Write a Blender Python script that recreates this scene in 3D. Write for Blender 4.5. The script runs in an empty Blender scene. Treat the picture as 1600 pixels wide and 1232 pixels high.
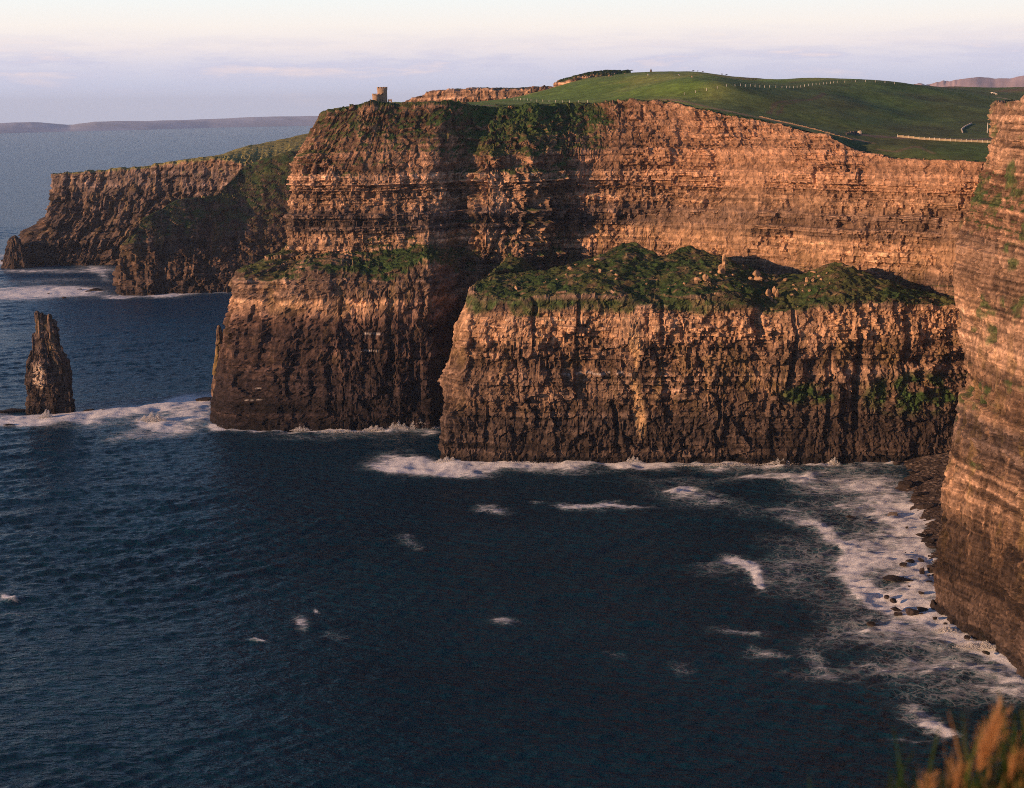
import bpy, math, random
import numpy as np
from mathutils import Matrix, Vector
random.seed(7); np.random.seed(7)
R = math.radians
S = bpy.context.scene
DENOISE = False
F32 = np.float32

# ------------------------------------------------------------------ camera
CAM_Z = 200.0; FPX = 2200.0; PITCH = math.atan(443/FPX); ROLL = math.atan(0.010)
cp, sp = math.cos(PITCH), math.sin(PITCH); cr, sr = math.cos(ROLL), math.sin(ROLL)
cam = bpy.data.cameras.new('camera'); camo = bpy.data.objects.new('camera', cam)
S.collection.objects.link(camo)
R0 = Vector((1,0,0)); U0 = Vector((0,sp,cp)); Fw = Vector((0,cp,-sp))
Rt = R0*cr - U0*sr; Up = R0*sr + U0*cr
M = Matrix((Rt, Up, -Fw)).transposed().to_4x4(); M.translation = Vector((0,0,CAM_Z))
camo.matrix_world = M
cam.sensor_width = 36; cam.lens = 36*FPX/1600; cam.clip_start = 0.1; cam.clip_end = 200000
cam.dof.use_dof = True; cam.dof.focus_distance = 800; cam.dof.aperture_fstop = 5.0
S.camera = camo

# ------------------------------------------------------------------ light
SUN_EL = R(10.0); SUN_AZ_BACK = R(27)            # sun to the left, a little behind the camera
sd = Vector((-math.cos(SUN_AZ_BACK)*math.cos(SUN_EL), -math.sin(SUN_AZ_BACK)*math.cos(SUN_EL), math.sin(SUN_EL)))
sun = bpy.data.lights.new('sun', 'SUN'); suno = bpy.data.objects.new('sun', sun); S.collection.objects.link(suno)
sun.energy = 5.0; sun.angle = R(0.5); sun.color = (1.0, 0.57, 0.30)
suno.rotation_euler = sd.to_track_quat('Z', 'Y').to_euler(); suno.location = (0,0,900)
W = bpy.data.worlds.new('World'); S.world = W; W.use_nodes = True
nt = W.node_tree; N = nt.nodes; L = nt.links; N.clear()
def nd(tree, t, **k):
    n = tree.nodes.new(t)
    for a, b in k.items(): setattr(n, a, b)
    return n
def mth(tree, op, a, b=None, c=None, clamp=False):
    n = tree.nodes.new('ShaderNodeMath'); n.operation = op; n.use_clamp = clamp
    for i, v in enumerate((a, b, c)):
        if v is None: continue
        if isinstance(v, (int, float)): n.inputs[i].default_value = v
        else: tree.links.new(v, n.inputs[i])
    return n.outputs[0]
def mixc(tree, fac, a, b, mode='MIX'):
    n = tree.nodes.new('ShaderNodeMix'); n.data_type = 'RGBA'; n.blend_type = mode
    for i, v in ((0, fac), (6, a), (7, b)):
        if isinstance(v, (int, float)): n.inputs[i].default_value = v
        elif isinstance(v, tuple): n.inputs[i].default_value = (*v[:3], 1)
        else: tree.links.new(v, n.inputs[i])
    return n.outputs[2]
def ramp(tree, fac, stops, interp='LINEAR'):
    n = tree.nodes.new('ShaderNodeValToRGB'); n.color_ramp.interpolation = interp
    e = n.color_ramp.elements
    while len(e) > 1: e.remove(e[-1])
    for i, (p, c) in enumerate(stops):
        if i == 0: e[0].position = p; x = e[0]
        else: x = e.new(p)
        x.color = (*c[:3], 1) if isinstance(c, tuple) else (c, c, c, 1)
    tree.links.new(fac, n.inputs[0]); return n.outputs[0]
tc = nd(nt, 'ShaderNodeTexCoord'); sep = nd(nt, 'ShaderNodeSeparateXYZ'); L.new(tc.outputs['Generated'], sep.inputs[0])
sky = nd(nt, 'ShaderNodeTexSky'); sky.sky_type = 'NISHITA'; sky.sun_disc = False
sky.sun_elevation = SUN_EL; sky.sun_rotation = math.atan2(sd.x, sd.y); sky.air_density = 1.0; sky.dust_density = 0.6
nish = mixc(nt, 1.0, sky.outputs[0], (0.045,0.06,0.085), 'MULTIPLY')
band = ramp(nt, mth(nt, 'MULTIPLY', sep.outputs[2], 4.0, clamp=True),
            [(0.0,(0.50,0.52,0.65)),(0.08,(0.53,0.545,0.68)),(0.13,(0.62,0.60,0.69)),(0.175,(0.76,0.69,0.69)),(0.23,(0.82,0.76,0.71)),(0.30,(0.77,0.79,0.77)),(0.42,(0.58,0.70,0.84)),(0.62,(0.36,0.54,0.82)),(1.0,(0.20,0.36,0.64))])
mp = nd(nt, 'ShaderNodeMapping'); mp.inputs['Scale'].default_value = (8,8,60); L.new(tc.outputs['Generated'], mp.inputs[0])
cn = nd(nt, 'ShaderNodeTexNoise'); cn.inputs['Scale'].default_value = 1.5; cn.inputs['Detail'].default_value = 7; cn.inputs['Roughness'].default_value = 0.62
L.new(mp.outputs[0], cn.inputs[0])
cl = ramp(nt, cn.outputs[0], [(0.42,0.0),(0.58,1.0)], 'EASE')
clz = ramp(nt, mth(nt, 'MULTIPLY', sep.outputs[2], 10.0, clamp=True), [(0.0,0.0),(0.08,0.2),(0.20,0.5),(0.34,1.0),(0.44,0.35),(0.60,0.0)], 'EASE')
cc = mixc(nt, ramp(nt, cn.outputs[0], [(0.56,0.0),(0.72,1.0)]), (0.52,0.52,0.66), (0.90,0.68,0.60))
band2 = mixc(nt, mth(nt, 'MULTIPLY', mth(nt, 'MULTIPLY', cl, clz), 0.62), band, cc)
low = ramp(nt, sep.outputs[2], [(0.14,0.0),(0.42,1.0)], 'EASE')
fin = mixc(nt, low, band2, nish)
bg = nd(nt, 'ShaderNodeBackground'); L.new(fin, bg.inputs[0]); bg.inputs[1].default_value = 1.0
wo = nd(nt, 'ShaderNodeOutputWorld'); L.new(bg.outputs[0], wo.inputs[0])
S.view_settings.view_transform = 'Standard'; S.view_settings.look = 'None'; S.view_settings.exposure = 0.32; S.view_settings.gamma = 1
S.view_settings.use_curve_mapping = False
S.cycles.max_bounces = 5; S.cycles.diffuse_bounces = 2; S.cycles.glossy_bounces = 2; S.cycles.transparent_max_bounces = 8
S.cycles.volume_bounces = 0
HAZE = 0.000019
S.cycles.use_denoising = DENOISE; S.cycles.pixel_filter_type = 'BLACKMAN_HARRIS'; S.cycles.filter_width = 1.0
S.cycles.sample_clamp_indirect = 4.0; S.cycles.sample_clamp_direct = 4.0; W.cycles.sampling_method = 'MANUAL'; W.cycles.sample_map_resolution = 1024

# ------------------------------------------------------------------ survey helpers: a sight line + a range gives a point
def ray(px, py):
    dx, dy = px-800.0, 616.0-py
    a, b = dx*cr + dy*sr, -dx*sr + dy*cr
    return np.array([a, FPX*cp + b*sp, -FPX*sp + b*cp])
def P(px, py, Y):
    d = ray(px, py); t = Y/d[1]; return (d[0]*t, Y, CAM_Z + d[2]*t)
def Wt(px, py, z=0.0):
    d = ray(px, py); t = (z-CAM_Z)/d[2]; return (d[0]*t, d[1]*t, z)
def V(px, Y, z):                                  # bearing px, range Y, height z
    return (P(px, 300, Y)[0], Y, z)

# ------------------------------------------------------------------ noise
def _h(i, j, k, seed):
    x = (i.astype(np.int64)*374761393 + j.astype(np.int64)*668265263 + k.astype(np.int64)*2147483647 + seed*1274126177) & 0xffffffff
    x = ((x ^ (x >> 13))*1274126177) & 0xffffffff
    x = ((x ^ (x >> 16))*2246822519) & 0xffffffff
    return ((x ^ (x >> 15)) & 0xffffff).astype(F32)/F32(0xffffff)
def vn(x, y, z, seed=0):
    x, y, z = np.broadcast_arrays(x, y, z)
    i, j, k = np.floor(x), np.floor(y), np.floor(z); u, v, w = x-i, y-j, z-k
    i = i.astype(np.int64); j = j.astype(np.int64); k = k.astype(np.int64)
    u = u*u*(3-2*u); v = v*v*(3-2*v); w = w*w*(3-2*w)
    def c(a, b, d): return _h(i+a, j+b, k+d, seed)
    x00 = c(0,0,0)*(1-u)+c(1,0,0)*u; x10 = c(0,1,0)*(1-u)+c(1,1,0)*u
    x01 = c(0,0,1)*(1-u)+c(1,0,1)*u; x11 = c(0,1,1)*(1-u)+c(1,1,1)*u
    return ((x00*(1-v)+x10*v)*(1-w) + (x01*(1-v)+x11*v)*w)*2-1
def fbm(x, y, z, o=4, seed=0, g=0.5):
    t = 0; a = 1.0; n = 0
    for q in range(o):
        t = t + a*vn(x*(2.03**q)+17.3*q, y*(2.03**q)-9.1*q, z*(2.03**q)+4.7*q, seed+q); n += a; a *= g
    return t/n*1.35
def facets(x, y, z, seed):
    """irregular cells, each a tilted plane: broken, angular rock"""
    i0, j0, k0 = (np.floor(q).astype(np.int64) for q in (x, y, z)); best = np.full(x.shape, 9.0, F32); out = np.zeros(x.shape, F32); edge = np.full(x.shape, 9.0, F32)
    x = x.astype(F32); y = y.astype(F32); z = z.astype(F32)
    for a in (-1,0,1):
        for b_ in (-1,0,1):
            for c_ in (-1,0,1):
                i, j, k = i0+a, j0+b_, k0+c_
                h = _h(i, j, k, seed); h2 = (h*4096) % 1; h3 = (h*64) % 1
                dx = x-(i+h2).astype(F32); dy = y-(j+h3).astype(F32); dz = z-(k+(h*977) % 1).astype(F32)
                d = dx*dx+dy*dy+dz*dz; m = d < best
                v = (h*2-1)*0.7 + (h2*2-1)*dx*1.1 + (h3*2-1)*dy*0.9 + ((h*313 % 1)*2-1)*dz*1.1
                edge = np.where(m, best-d, np.minimum(edge, d-best)); out = np.where(m, v, out); best = np.where(m, d, best)
    return out, edge
def ridged(x, y, z, o=4, seed=0):
    t = 0; a = 1.0; n = 0
    for q in range(o):
        t = t + a*(1-np.abs(vn(x*(2.1**q)+7*q, y*(2.1**q), z*(2.1**q)+3*q, seed+q))*2); n += a; a *= 0.5
    return t/n
def ss(a, b, x):
    t = np.clip((x-a)/(b-a), 0, 1); return t*t*(3-2*t)
def layers(zz, seed, t, lo=-30, hi=260):
    rs = np.random.RandomState(seed); e = [lo]
    while e[-1] < hi: e.append(e[-1] + t*(0.35+1.3*rs.rand()))
    e = np.array(e); k = np.clip(np.searchsorted(e, zz)-1, 0, len(e)-2)
    return k, (zz-e[k])/(e[k+1]-e[k])
def blocks(s, z, seed, t, w):
    k, f = layers(z, seed, t)
    rk = _h(k, k*0, k*0, seed+5); wk = w*(0.5+rk)
    q = s/wk + rk*57.0; j = np.floor(q)
    return _h(k, j.astype(np.int64), k*0, seed+9)*2-1, rk*2-1, f

FS = 1.0
# ------------------------------------------------------------------ mesh helpers
def mesh_np(name, verts, faces, mat=None, attrs=None, smooth=False, parent=None):
    me = bpy.data.meshes.new(name); verts = np.asarray(verts, F32); faces = np.asarray(faces, np.int32)
    n = faces.shape[1]
    me.vertices.add(len(verts)); me.vertices.foreach_set('co', verts.ravel())
    me.loops.add(faces.size); me.loops.foreach_set('vertex_index', faces.ravel())
    me.polygons.add(len(faces)); me.polygons.foreach_set('loop_start', np.arange(0, faces.size, n, dtype=np.int32))
    me.polygons.foreach_set('use_smooth', np.full(len(faces), smooth))
    me.update(calc_edges=True)
    for k, v in (attrs or {}).items():
        v = np.asarray(v, F32)
        if v.ndim == 2:
            a = me.attributes.new(k, 'FLOAT_COLOR', 'POINT'); c = np.ones((len(v),4), F32); c[:, :3] = v; a.data.foreach_set('color', c.ravel())
        else:
            a = me.attributes.new(k, 'FLOAT', 'POINT'); a.data.foreach_set('value', v)
    if mat: me.materials.append(mat)
    o = bpy.data.objects.new(name, me); S.collection.objects.link(o)
    if parent: o.parent = parent
    return o
def grid_faces(nu, nv, wrap=False):
    i = np.arange(nu if wrap else nu-1)[:, None]; j = np.arange(nv-1)[None]
    a = i*nv+j; b = ((i+1) % nu)*nv+j
    return np.stack([a, b, b+1, a+1], -1).reshape(-1, 4)
def tag(o, label=None, cat=None, group=None, kind=None):
    for k, v in (('label', label), ('category', cat), ('group', group), ('kind', kind)):
        if v: o[k] = v
    return o
def smooth_ax(A, sig, ax, wrap=False):
    if sig < 0.3: return A
    r = int(3*sig)+1; k = np.exp(-0.5*(np.arange(-r, r+1)/sig)**2); k /= k.sum()
    pad = [(0,0)]*A.ndim; pad[ax] = (r, r)
    if wrap: B = np.pad(A, pad, mode='wrap')
    else: B = np.pad(A, pad, mode='reflect', reflect_type='odd')
    out = np.zeros_like(A); n = A.shape[ax]
    for q, w in enumerate(k):
        sl = [slice(None)]*A.ndim; sl[ax] = slice(q, q+n); out += w*B[tuple(sl)]
    return out
def normals(G, wrap=False):
    if wrap:
        du = np.roll(G, -1, 0)-np.roll(G, 1, 0)
    else: du = np.gradient(G, axis=0)
    dv = np.gradient(G, axis=1); n = np.cross(du, dv); n /= np.linalg.norm(n, axis=-1, keepdims=True)+1e-9
    return n
def loft(cols, sp_s, sp_v, sm_s=4.0, sm_v=1.0, attrs=None, wrap=False, ref=None):
    """columns of points from foot to top -> dense grid, arc length s, interpolated attributes"""
    C = np.array(cols, float); nc, nl = C.shape[:2]
    A = np.array(attrs, float) if attrs is not None else np.zeros((nc, nl, 1))
    if A.ndim == 2: A = np.repeat(A[None], nc, 0)
    if wrap: C = np.concatenate([C, C[:1]]); A = np.concatenate([A, A[:1]]); nc += 1
    rl = ref if ref is not None else nl//2
    seg = np.linalg.norm(np.diff(C[:, rl, :2], axis=0), axis=1)
    sps = sp_s if hasattr(sp_s, '__len__') else [sp_s]*(nc-1)
    ci = []
    for i in range(nc-1):
        m = max(1, int(seg[i]/sps[i])); ci += list(i + np.arange(m)/m)
    if not wrap: ci.append(nc-1)
    ci = np.array(ci); i0 = np.minimum(ci.astype(int), nc-2); t = (ci-i0)
    acc = np.concatenate([[0], np.cumsum(seg)]); s = acc[i0]+(acc[i0+1]-acc[i0])*t
    def lin(X): return X[i0]*(1-t)[:, None, None]+X[i0+1]*t[:, None, None]
    G = lin(C); B = lin(A)
    vl = np.linalg.norm(np.diff(C, axis=1), axis=2); vl = np.percentile(vl, 70, axis=0)
    spv = sp_v if hasattr(sp_v, '__len__') else [sp_v]*(nl-1)
    vi = []
    for j in range(nl-1):
        m = max(1, int(vl[j]/spv[j])); vi += list(j+np.arange(m)/m)
    vi.append(nl-1); vi = np.array(vi); j0 = np.minimum(vi.astype(int), nl-2); u = (vi-j0)[None, :, None]
    G = G[:, j0]*(1-u)+G[:, j0+1]*u; B = B[:, j0]*(1-u)+B[:, j0+1]*u
    ms = np.median(np.asarray(sps))
    G = smooth_ax(G, sm_s/ms, 0, wrap); B = smooth_ax(B, sm_s/ms, 0, wrap)
    G = smooth_ax(G, sm_v, 1); B = smooth_ax(B, sm_v, 1)
    return G, np.broadcast_to(s[:, None], G.shape[:2]).copy(), B, vi

# ------------------------------------------------------------------ materials
def rock_mat(name, bump=0.5, scale=1.0, fine=0.35):
    m = bpy.data.materials.new(name); m.use_nodes = True; t = m.node_tree; b = t.nodes['Principled BSDF']
    at = nd(t, 'ShaderNodeAttribute', attribute_name='Col'); g = nd(t, 'ShaderNodeNewGeometry')
    n1 = nd(t, 'ShaderNodeTexNoise'); n1.inputs['Scale'].default_value = 0.5/scale; n1.inputs['Detail'].default_value = 8; n1.inputs['Roughness'].default_value = 0.78
    n2 = nd(t, 'ShaderNodeTexVoronoi'); n2.inputs['Scale'].default_value = 0.42/scale; n2.feature = 'F1'; n2.inputs['Randomness'].default_value = 1
    mp = nd(t, 'ShaderNodeMapping'); mp.inputs['Scale'].default_value = (1,1,0.8)
    t.links.new(g.outputs['Position'], mp.inputs[0]); t.links.new(mp.outputs[0], n1.inputs[0]); t.links.new(mp.outputs[0], n2.inputs[0])
    v = ramp(t, n1.outputs[0], [(0.3,1-fine),(0.7,1+fine)])
    c = mixc(t, 1.0, at.outputs['Color'], v, 'MULTIPLY')
    sp_ = nd(t, 'ShaderNodeSeparateColor'); t.links.new(n2.outputs['Color'], sp_.inputs[0])
    c = mixc(t, 1.0, c, ramp(t, sp_.outputs[0], [(0.0,1-fine*0.8),(1.0,1+fine*0.8)]), 'MULTIPLY')
    t.links.new(c, b.inputs['Base Color']); b.inputs['Roughness'].default_value = 0.92
    b.inputs['Specular IOR Level'].default_value = 0.2
    bp = nd(t, 'ShaderNodeBump'); bp.inputs['Strength'].default_value = bump; bp.inputs['Distance'].default_value = 1.3*scale
    hh = mth(t, 'ADD', n1.outputs[0], mth(t, 'MULTIPLY', sp_.outputs[0], 0.35))
    t.links.new(hh, bp.inputs['Height']); t.links.new(bp.outputs[0], b.inputs['Normal'])
    return m
def flat_mat(name, col, rough=0.85, var=0.25, scale=2.0, bump=0.2):
    m = bpy.data.materials.new(name); m.use_nodes = True; t = m.node_tree; b = t.nodes['Principled BSDF']
    g = nd(t, 'ShaderNodeTexCoord'); n1 = nd(t, 'ShaderNodeTexNoise'); n1.inputs['Scale'].default_value = scale; n1.inputs['Detail'].default_value = 5
    t.links.new(g.outputs['Object'], n1.inputs[0])
    c = mixc(t, 1.0, col, ramp(t, n1.outputs[0], [(0.3,1-var),(0.7,1+var)]), 'MULTIPLY')
    t.links.new(c, b.inputs['Base Color']); b.inputs['Roughness'].default_value = rough
    if bump:
        bp = nd(t, 'ShaderNodeBump'); bp.inputs['Strength'].default_value = bump; bp.inputs['Distance'].default_value = 0.1
        t.links.new(n1.outputs[0], bp.inputs['Height']); t.links.new(bp.outputs[0], b.inputs['Normal'])
    return m
M_ROCK = rock_mat('stratified rock', 0.9, 1.0, 0.42)
M_FAR = rock_mat('far cliff rock', 0.5, 2.0)
M_TURF = rock_mat('pasture turf', 0.35, 3.0, 0.22)

THIN = 1.1; ZW = 0.45; STK = 0.65
BUFF = np.array([0.45,0.275,0.165]); BUFF2 = np.array([0.32,0.195,0.122]); BROWN = np.array([0.135,0.088,0.062]); DARK = np.array([0.062,0.044,0.036])
SHALE = np.array([0.115,0.08,0.064]); WET = np.array([0.032,0.024,0.021]); EARTH = np.array([0.20,0.115,0.07]); OCHRE = np.array([0.20,0.135,0.05])
GRASS = np.array([0.040,0.075,0.020]); GRASS2 = np.array([0.085,0.095,0.030]); STRAW = np.array([0.19,0.14,0.06])
def lut(z, tab):
    zs = np.array([a for a, _ in tab]); cs = np.array([c for _, c in tab])
    return np.stack([np.interp(z, zs, cs[:, k]) for k in range(3)], -1)
TAB = [(-5,WET),(3,WET),(6,DARK),(30,DARK*1.15),(42,BROWN*0.8),(62,BROWN),(66,BUFF2),(72,BUFF),(81,BUFF),(83,BROWN*1.1),(100,BROWN*1.2),(106,BUFF2),(109,BUFF),(119,BUFF),(121,SHALE),
       (134,SHALE*1.15),(136,BUFF2),(140,BUFF),(158,BUFF2*1.05),(163,EARTH),(175,EARTH*0.9),(202,EARTH*0.9)]
def mix(a, b, t): return a*(1-t[..., None])+b*t[..., None]

def cliff_disp(G, s, amp, n_seed, flute=3.0, blk=1.6, low=6.0, fl_w=13.0, wrap=False, dip=0.0, fine=0.5, fw=1.0, bw=1.0, wamp=1.3):
    """pushes a smooth cliff sheet in and out: buttresses, flutes, beds and joint blocks"""
    n = normals(G, wrap); nh = n.copy(); nh[..., 2] *= 0.25
    nh /= np.linalg.norm(nh, axis=-1, keepdims=True)+1e-9
    x, y, z = G[..., 0], G[..., 1], G[..., 2]
    wz = z + dip*s + wamp*fbm(s/90., y/90., z/80., 3, n_seed+1) + 0.22*fbm(s/9., y/9., z/9., 2, n_seed+61)
    sw = s + 2.6*fbm(s/22., z/30., 0*z, 3, n_seed+2) + 1.2*fbm(x/4., y/4., z/5., 3, n_seed+62)
    d = low*fbm(s/60., z/95., 0*z, 3, n_seed+3)
    md = ss(-0.5, 0.6, fbm(s/32., z/26., 0*z, 2, n_seed+41)); md2 = ss(-0.4, 0.5, fbm(s/20., z/16., 0*z, 2, n_seed+42))
    fl = ridged(sw/fl_w, z/58., 0*z, 3, n_seed+4); d = d + 0.6*flute*fl*fw*(0.2+0.9*md)
    f2 = ridged(sw/(fl_w*0.4), z/17., 0*z, 3, n_seed+14); d = d + 0.3*flute*f2*fw*(0.1+1.1*md2)
    # upright joint-bounded pillars that break at bedding planes
    zj = wz + 5*vn(s/7., 0*z, 0*z, n_seed+70)
    p1, _, pf1 = blocks(sw, zj, n_seed+71, 30, fl_w*0.9); p2, _, pf2 = blocks(sw, zj+3*vn(s/3., 0*z, 0*z, n_seed+72), n_seed+73, 14, fl_w*0.36)
    d = d + fw*flute*(0.50*p1 + 0.42*p2*(0.3+1.0*md)) - fw*flute*0.45*(pf1-0.5) - fw*flute*0.22*(pf2-0.5)
    # open cracks
    cr1 = np.abs(vn(sw/5.5, zj/26., 0*z, n_seed+74)); d = d - fw*2.6*ss(0.10, 0.0, cr1)*md2
    b1, r1, f1 = blocks(sw, wz, n_seed+21, 7.5, 12); b2, r2, f2_ = blocks(sw, wz, n_seed+22, 3.0, 4.8); b3, r3, f3 = blocks(s+0.4*(sw-s), wz, n_seed+23, 1.3, 2.2)
    md3 = 0.35+1.1*ss(-0.5, 0.5, fbm(s/24., z/24., 0*z, 2, n_seed+43))
    d = d + blk*bw*md3*(0.8*b1+0.60*r1 + 0.6*b2+0.50*r2 + 0.38*b3+0.34*r3)
    d = d + (1-fw)*2.0*fbm(x/13., y/13., z/11., 4, n_seed+44)
    k1, e1 = facets(s/7.5*FS, y/7.5*FS, z/10.*FS, n_seed+90); k2, e2 = facets(s/3.0*FS, y/3.0*FS, z/3.6*FS, n_seed+91)
    d = d + fine/FS*np.clip(1.45-0.62*bw, 0.4, 1.1)*(2.6*k1 + 1.15*k2) + fine*0.5*fbm(x/1.9, y/1.9, z/2.2, 2, n_seed+5)
    crk = ss(0.06, 0.0, e1)*0.6+ss(0.05,0,e2)*0.3
    cr1 = ss(0.10, 0.0, cr1)*md2*fw
    G2 = G + nh*(d*amp)[..., None]
    return G2, dict(wz=wz, sw=sw, fl=fl, b1=b1, r1=r1, b2=b2, r2=r2, b3=b3, r3=r3, d=d, fw=fw, cr=cr1, k1=k1, k2=k2, crk=crk)

def cliff_color(G, G2, s, Q, seed, grassw, wrap=False, tab=TAB, toned=1.0, flora=0.0):
    x, y, z = G2[..., 0], G2[..., 1], G2[..., 2]
    n = normals(G2, wrap); nz = smooth_ax(n, 0.8, 1)[..., 2]
    nb = normals(G, wrap)[..., 2]
    zz = Q['wz'] + ZW*(3.0*fbm(s/9., z/7., 0*z, 3, seed+31) + 4.0*fbm(s/26., z/60., 0*z, 3, seed+30))
    c = lut(zz, tab)
    # bed by bed tone
    bed = 1 + toned*(0.24*Q['r2'] + 0.20*Q['r3'] + 0.16*Q['b2'] + 0.16*Q['b3'] + 0.14*Q['r1'] + 0.1*Q['b1'])
    c = c*np.clip(bed, 0.3, 1.7)[..., None]
    th = vn(Q['wz']/0.75, s/60., 0*z, seed+80)*0.5 + vn(Q['wz']/1.9, s/90., 0*z, seed+81)*0.5
    thm = ss(-0.4, 0.3, fbm(s/30., z/12., 0*z, 3, seed+82))
    c = c*np.clip(1+THIN*toned*(1.1*th*thm), 0.3, 1.7)[..., None]
    # streaks: seeps, rust, lichen
    st = fbm(Q['sw']/4.0, z/16., 0*z, 5, seed+32, 0.6)
    c = mix(c, c*0.5, STK*ss(0.08, 0.5, st))
    st2 = fbm(Q['sw']/5.4, z/15., 0*z, 5, seed+33, 0.6)
    c = mix(c, np.broadcast_to(OCHRE, c.shape), 0.5*ss(0.10, 0.55, st2)*ss(20,45,z)*ss(150,90,z))
    st3 = fbm(Q['sw']/2.8, z/11., 0*z+5, 5, seed+34, 0.6)
    c = mix(c, np.broadcast_to(BUFF, c.shape), 0.5*ss(0.22, 0.6, st3)*ss(18,50,z))
    pt = fbm(x/14., y/14., z/9., 5, seed+35, 0.6)
    c = c*(1+0.50*pt)[..., None]
    c = mix(c, c*0.6+DARK*0.4, 0.6*ss(0.0,0.5,fbm(x/38., y/38., z/16., 4, seed+65)))
    c = c*((1-0.5*Q['cr'])*(1+0.16*Q['k1']+0.14*Q['k2'])*(1-0.35*Q['crk']))[..., None]
    # turf on ledges and gentle ground
    gn = fbm(x/9., y/9., z/9., 4, seed+36); gf = fbm(x/2.2, y/2.2, z/2.2, 3, seed+37)
    g = ss(0.38, 0.62, nz + 0.22*gn + 0.16*gf + grassw - 0.35)
    g = np.maximum(g, ss(0.05, 0.4, grassw - 0.55 + 0.55*gn + 0.3*gf))
    g = g*ss(12, 26, z)
    gc = mix(np.broadcast_to(GRASS, c.shape), np.broadcast_to(GRASS2, c.shape), ss(-0.3, 0.5, fbm(x/16., y/16., z/16., 4, seed+38)))
    gc = mix(gc, np.broadcast_to(EARTH*0.7, c.shape), 0.6*ss(0.25, 0.6, fbm(x/5., y/5., z/5., 3, seed+39)))
    gc = gc*(1+0.35*gf)[..., None]
    return np.clip(mix(c, gc, g), 0.008, 0.75), g

def build_cliff(name, cols, attrs, sps, spv, seed, label, dip=0.0, mat=None, flute=3.0, blk=1.6, low=6.0, fl_w=13.0, sm_s=4.0, wrap=False, post=None, tab=TAB, ref=None, toned=1.0, sm_v=1.0, fine=0.5, wamp=1.3):
    G, s, B, vi = loft(cols, sps, spv, sm_s, sm_v, attrs, wrap, ref)
    amp = B[..., 0]; gw = B[..., 1]
    fw, bw = (B[..., 2], B[..., 3]) if B.shape[-1] > 2 else (1.0, 1.0)
    G2, Q = cliff_disp(G, s, amp, seed, flute, blk, low, fl_w, wrap, dip, fine, fw, bw, wamp)
    # tufted turf relief where it is gentle
    x, y = G2[..., 0], G2[..., 1]
    G2[..., 2] += np.clip(gw, 0, 1)*(1.5*fbm(x/14., y/14., 0*x, 4, seed+50)+0.5*fbm(x/2.5, y/2.5, 0*x, 2, seed+51))*ss(-0.1,0.4,gw)
    c, g = cliff_color(G, G2, s, Q, seed, gw, wrap, tab, toned)
    if post: c, G2 = post(c, G2, s, Q, g)
    nu, nv = G2.shape[:2]
    o = mesh_np(name, G2.reshape(-1, 3), grid_faces(nu, nv, wrap), mat or M_ROCK, {'Col': c.reshape(-1, 3)}, smooth=False)
    tag(o, label, None, None, 'structure'); return o, G2, s
# ------------------------------------------------------------------ the main headland and the long bay wall
def wz0(px, py, dz=-12):
    p = Wt(px, py); return (p[0], p[1]-3, dz), p
def lv(px0, py0, *rest):
    """foot on the water, then sight points up the face"""
    a, b = wz0(px0, py0); return [a, b] + [P(*r) if len(r) == 3 else r[0] for r in rest]
def xyz(*p): return [p]
A = []
back = lambda X, Y: [(X,Y,-12),(X,Y,0),(X,Y,45),(X,Y,82),(X+4,Y,98),(X+8,Y,107),(X+10,Y,134),(X+12,Y,163),(X+20,Y,198),(X+40,Y,200),(X+90,Y,200)]
A.append([(x,y,z) for x,y,z in [(-60,1260,-12),(-60,1260,0),(-60,1260,45),(-58,1260,82),(-55,1260,98),(-50,1260,107),(-48,1260,134),(-46,1260,163),(-40,1250,196),(-20,1240,198),(10,1240,198)]])
A.append([(x,y,z) for x,y,z in [(-150,1080,-12),(-150,1080,0),(-148,1080,45),(-146,1080,82),(-140,1080,98),(-108,1080,107),(-104,1080,134),(-98,1080,163),(-80,1080,196),(-50,1080,200),(-10,1100,200)]])
A.append(lv(326,657,(337,565,930),(351,480,933),(363,421,935),(444,386,968),(449,325,975),(461,262,981),(503,180,1000),(522,172,1030),(560,170,1090)))
A.append(lv(352,668,(356,570,902),(362,476,908),(370,424,912),(448,390,952),(453,326,958),(466,262,966),(510,177,985),(530,171,1015),(575,169,1085)))
A.append(lv(430,671,(430,578,895),(432,462,902),(434,440,908),(476,396,946),(474,327,952),(484,262,960),(535,172,984),(550,169,1015),(590,168,1085)))
A.append(lv(520,671,(518,580,890),(520,455,898),(523,424,906),(526,397,943),(526,328,949),(528,264,957),(568,168,985),(572,167,1015),(610,167,1085)))
A.append(lv(610,669,(606,580,889),(606,457,897),(608,428,905),(606,391,943),(606,328,948),(606,262,956),(615,167,986),(620,166,1015),(650,166,1085)))
A.append(lv(672,669,(668,580,892),(668,457,899),(668,402,908),(670,388,945),(670,326,951),(672,255,960),(690,166,990),(690,165,1020),(700,165,1085)))
A.append(lv(694,664,(694,580,904),(693,462,911),(690,406,918),(694,388,952),(694,326,958),(694,250,968),(708,166,996),(710,165,1025),(720,165,1085)))
def up(*pts, X0=None):
    """columns whose foot is behind the lower terrace"""
    q = [P(*p) for p in pts]; f = q[0]
    return [(f[0], f[1]-10, -12), (f[0], f[1]-10, 0), (f[0], f[1]-8, 45), (f[0], f[1]-6, 75), (f[0], f[1]-3, f[2]-8)] + q
A.append([Wt(712,648,-12), Wt(712,648), P(716,580,940), P(718,465,950), P(720,425,958)] + [P(*p) for p in ((720,390,962),(720,322,970),(722,245,982),(738,166,1008),(742,165,1032),(750,164,1090))])
A.append(up((755,420,948),(758,322,954),(762,242,968),(775,165,1008),(775,164,1050),(780,163,1100)))
A.append(up((820,400,958),(824,320,965),(830,240,978),(832,166,1014),(832,165,1036),(835,164,1110)))
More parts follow.
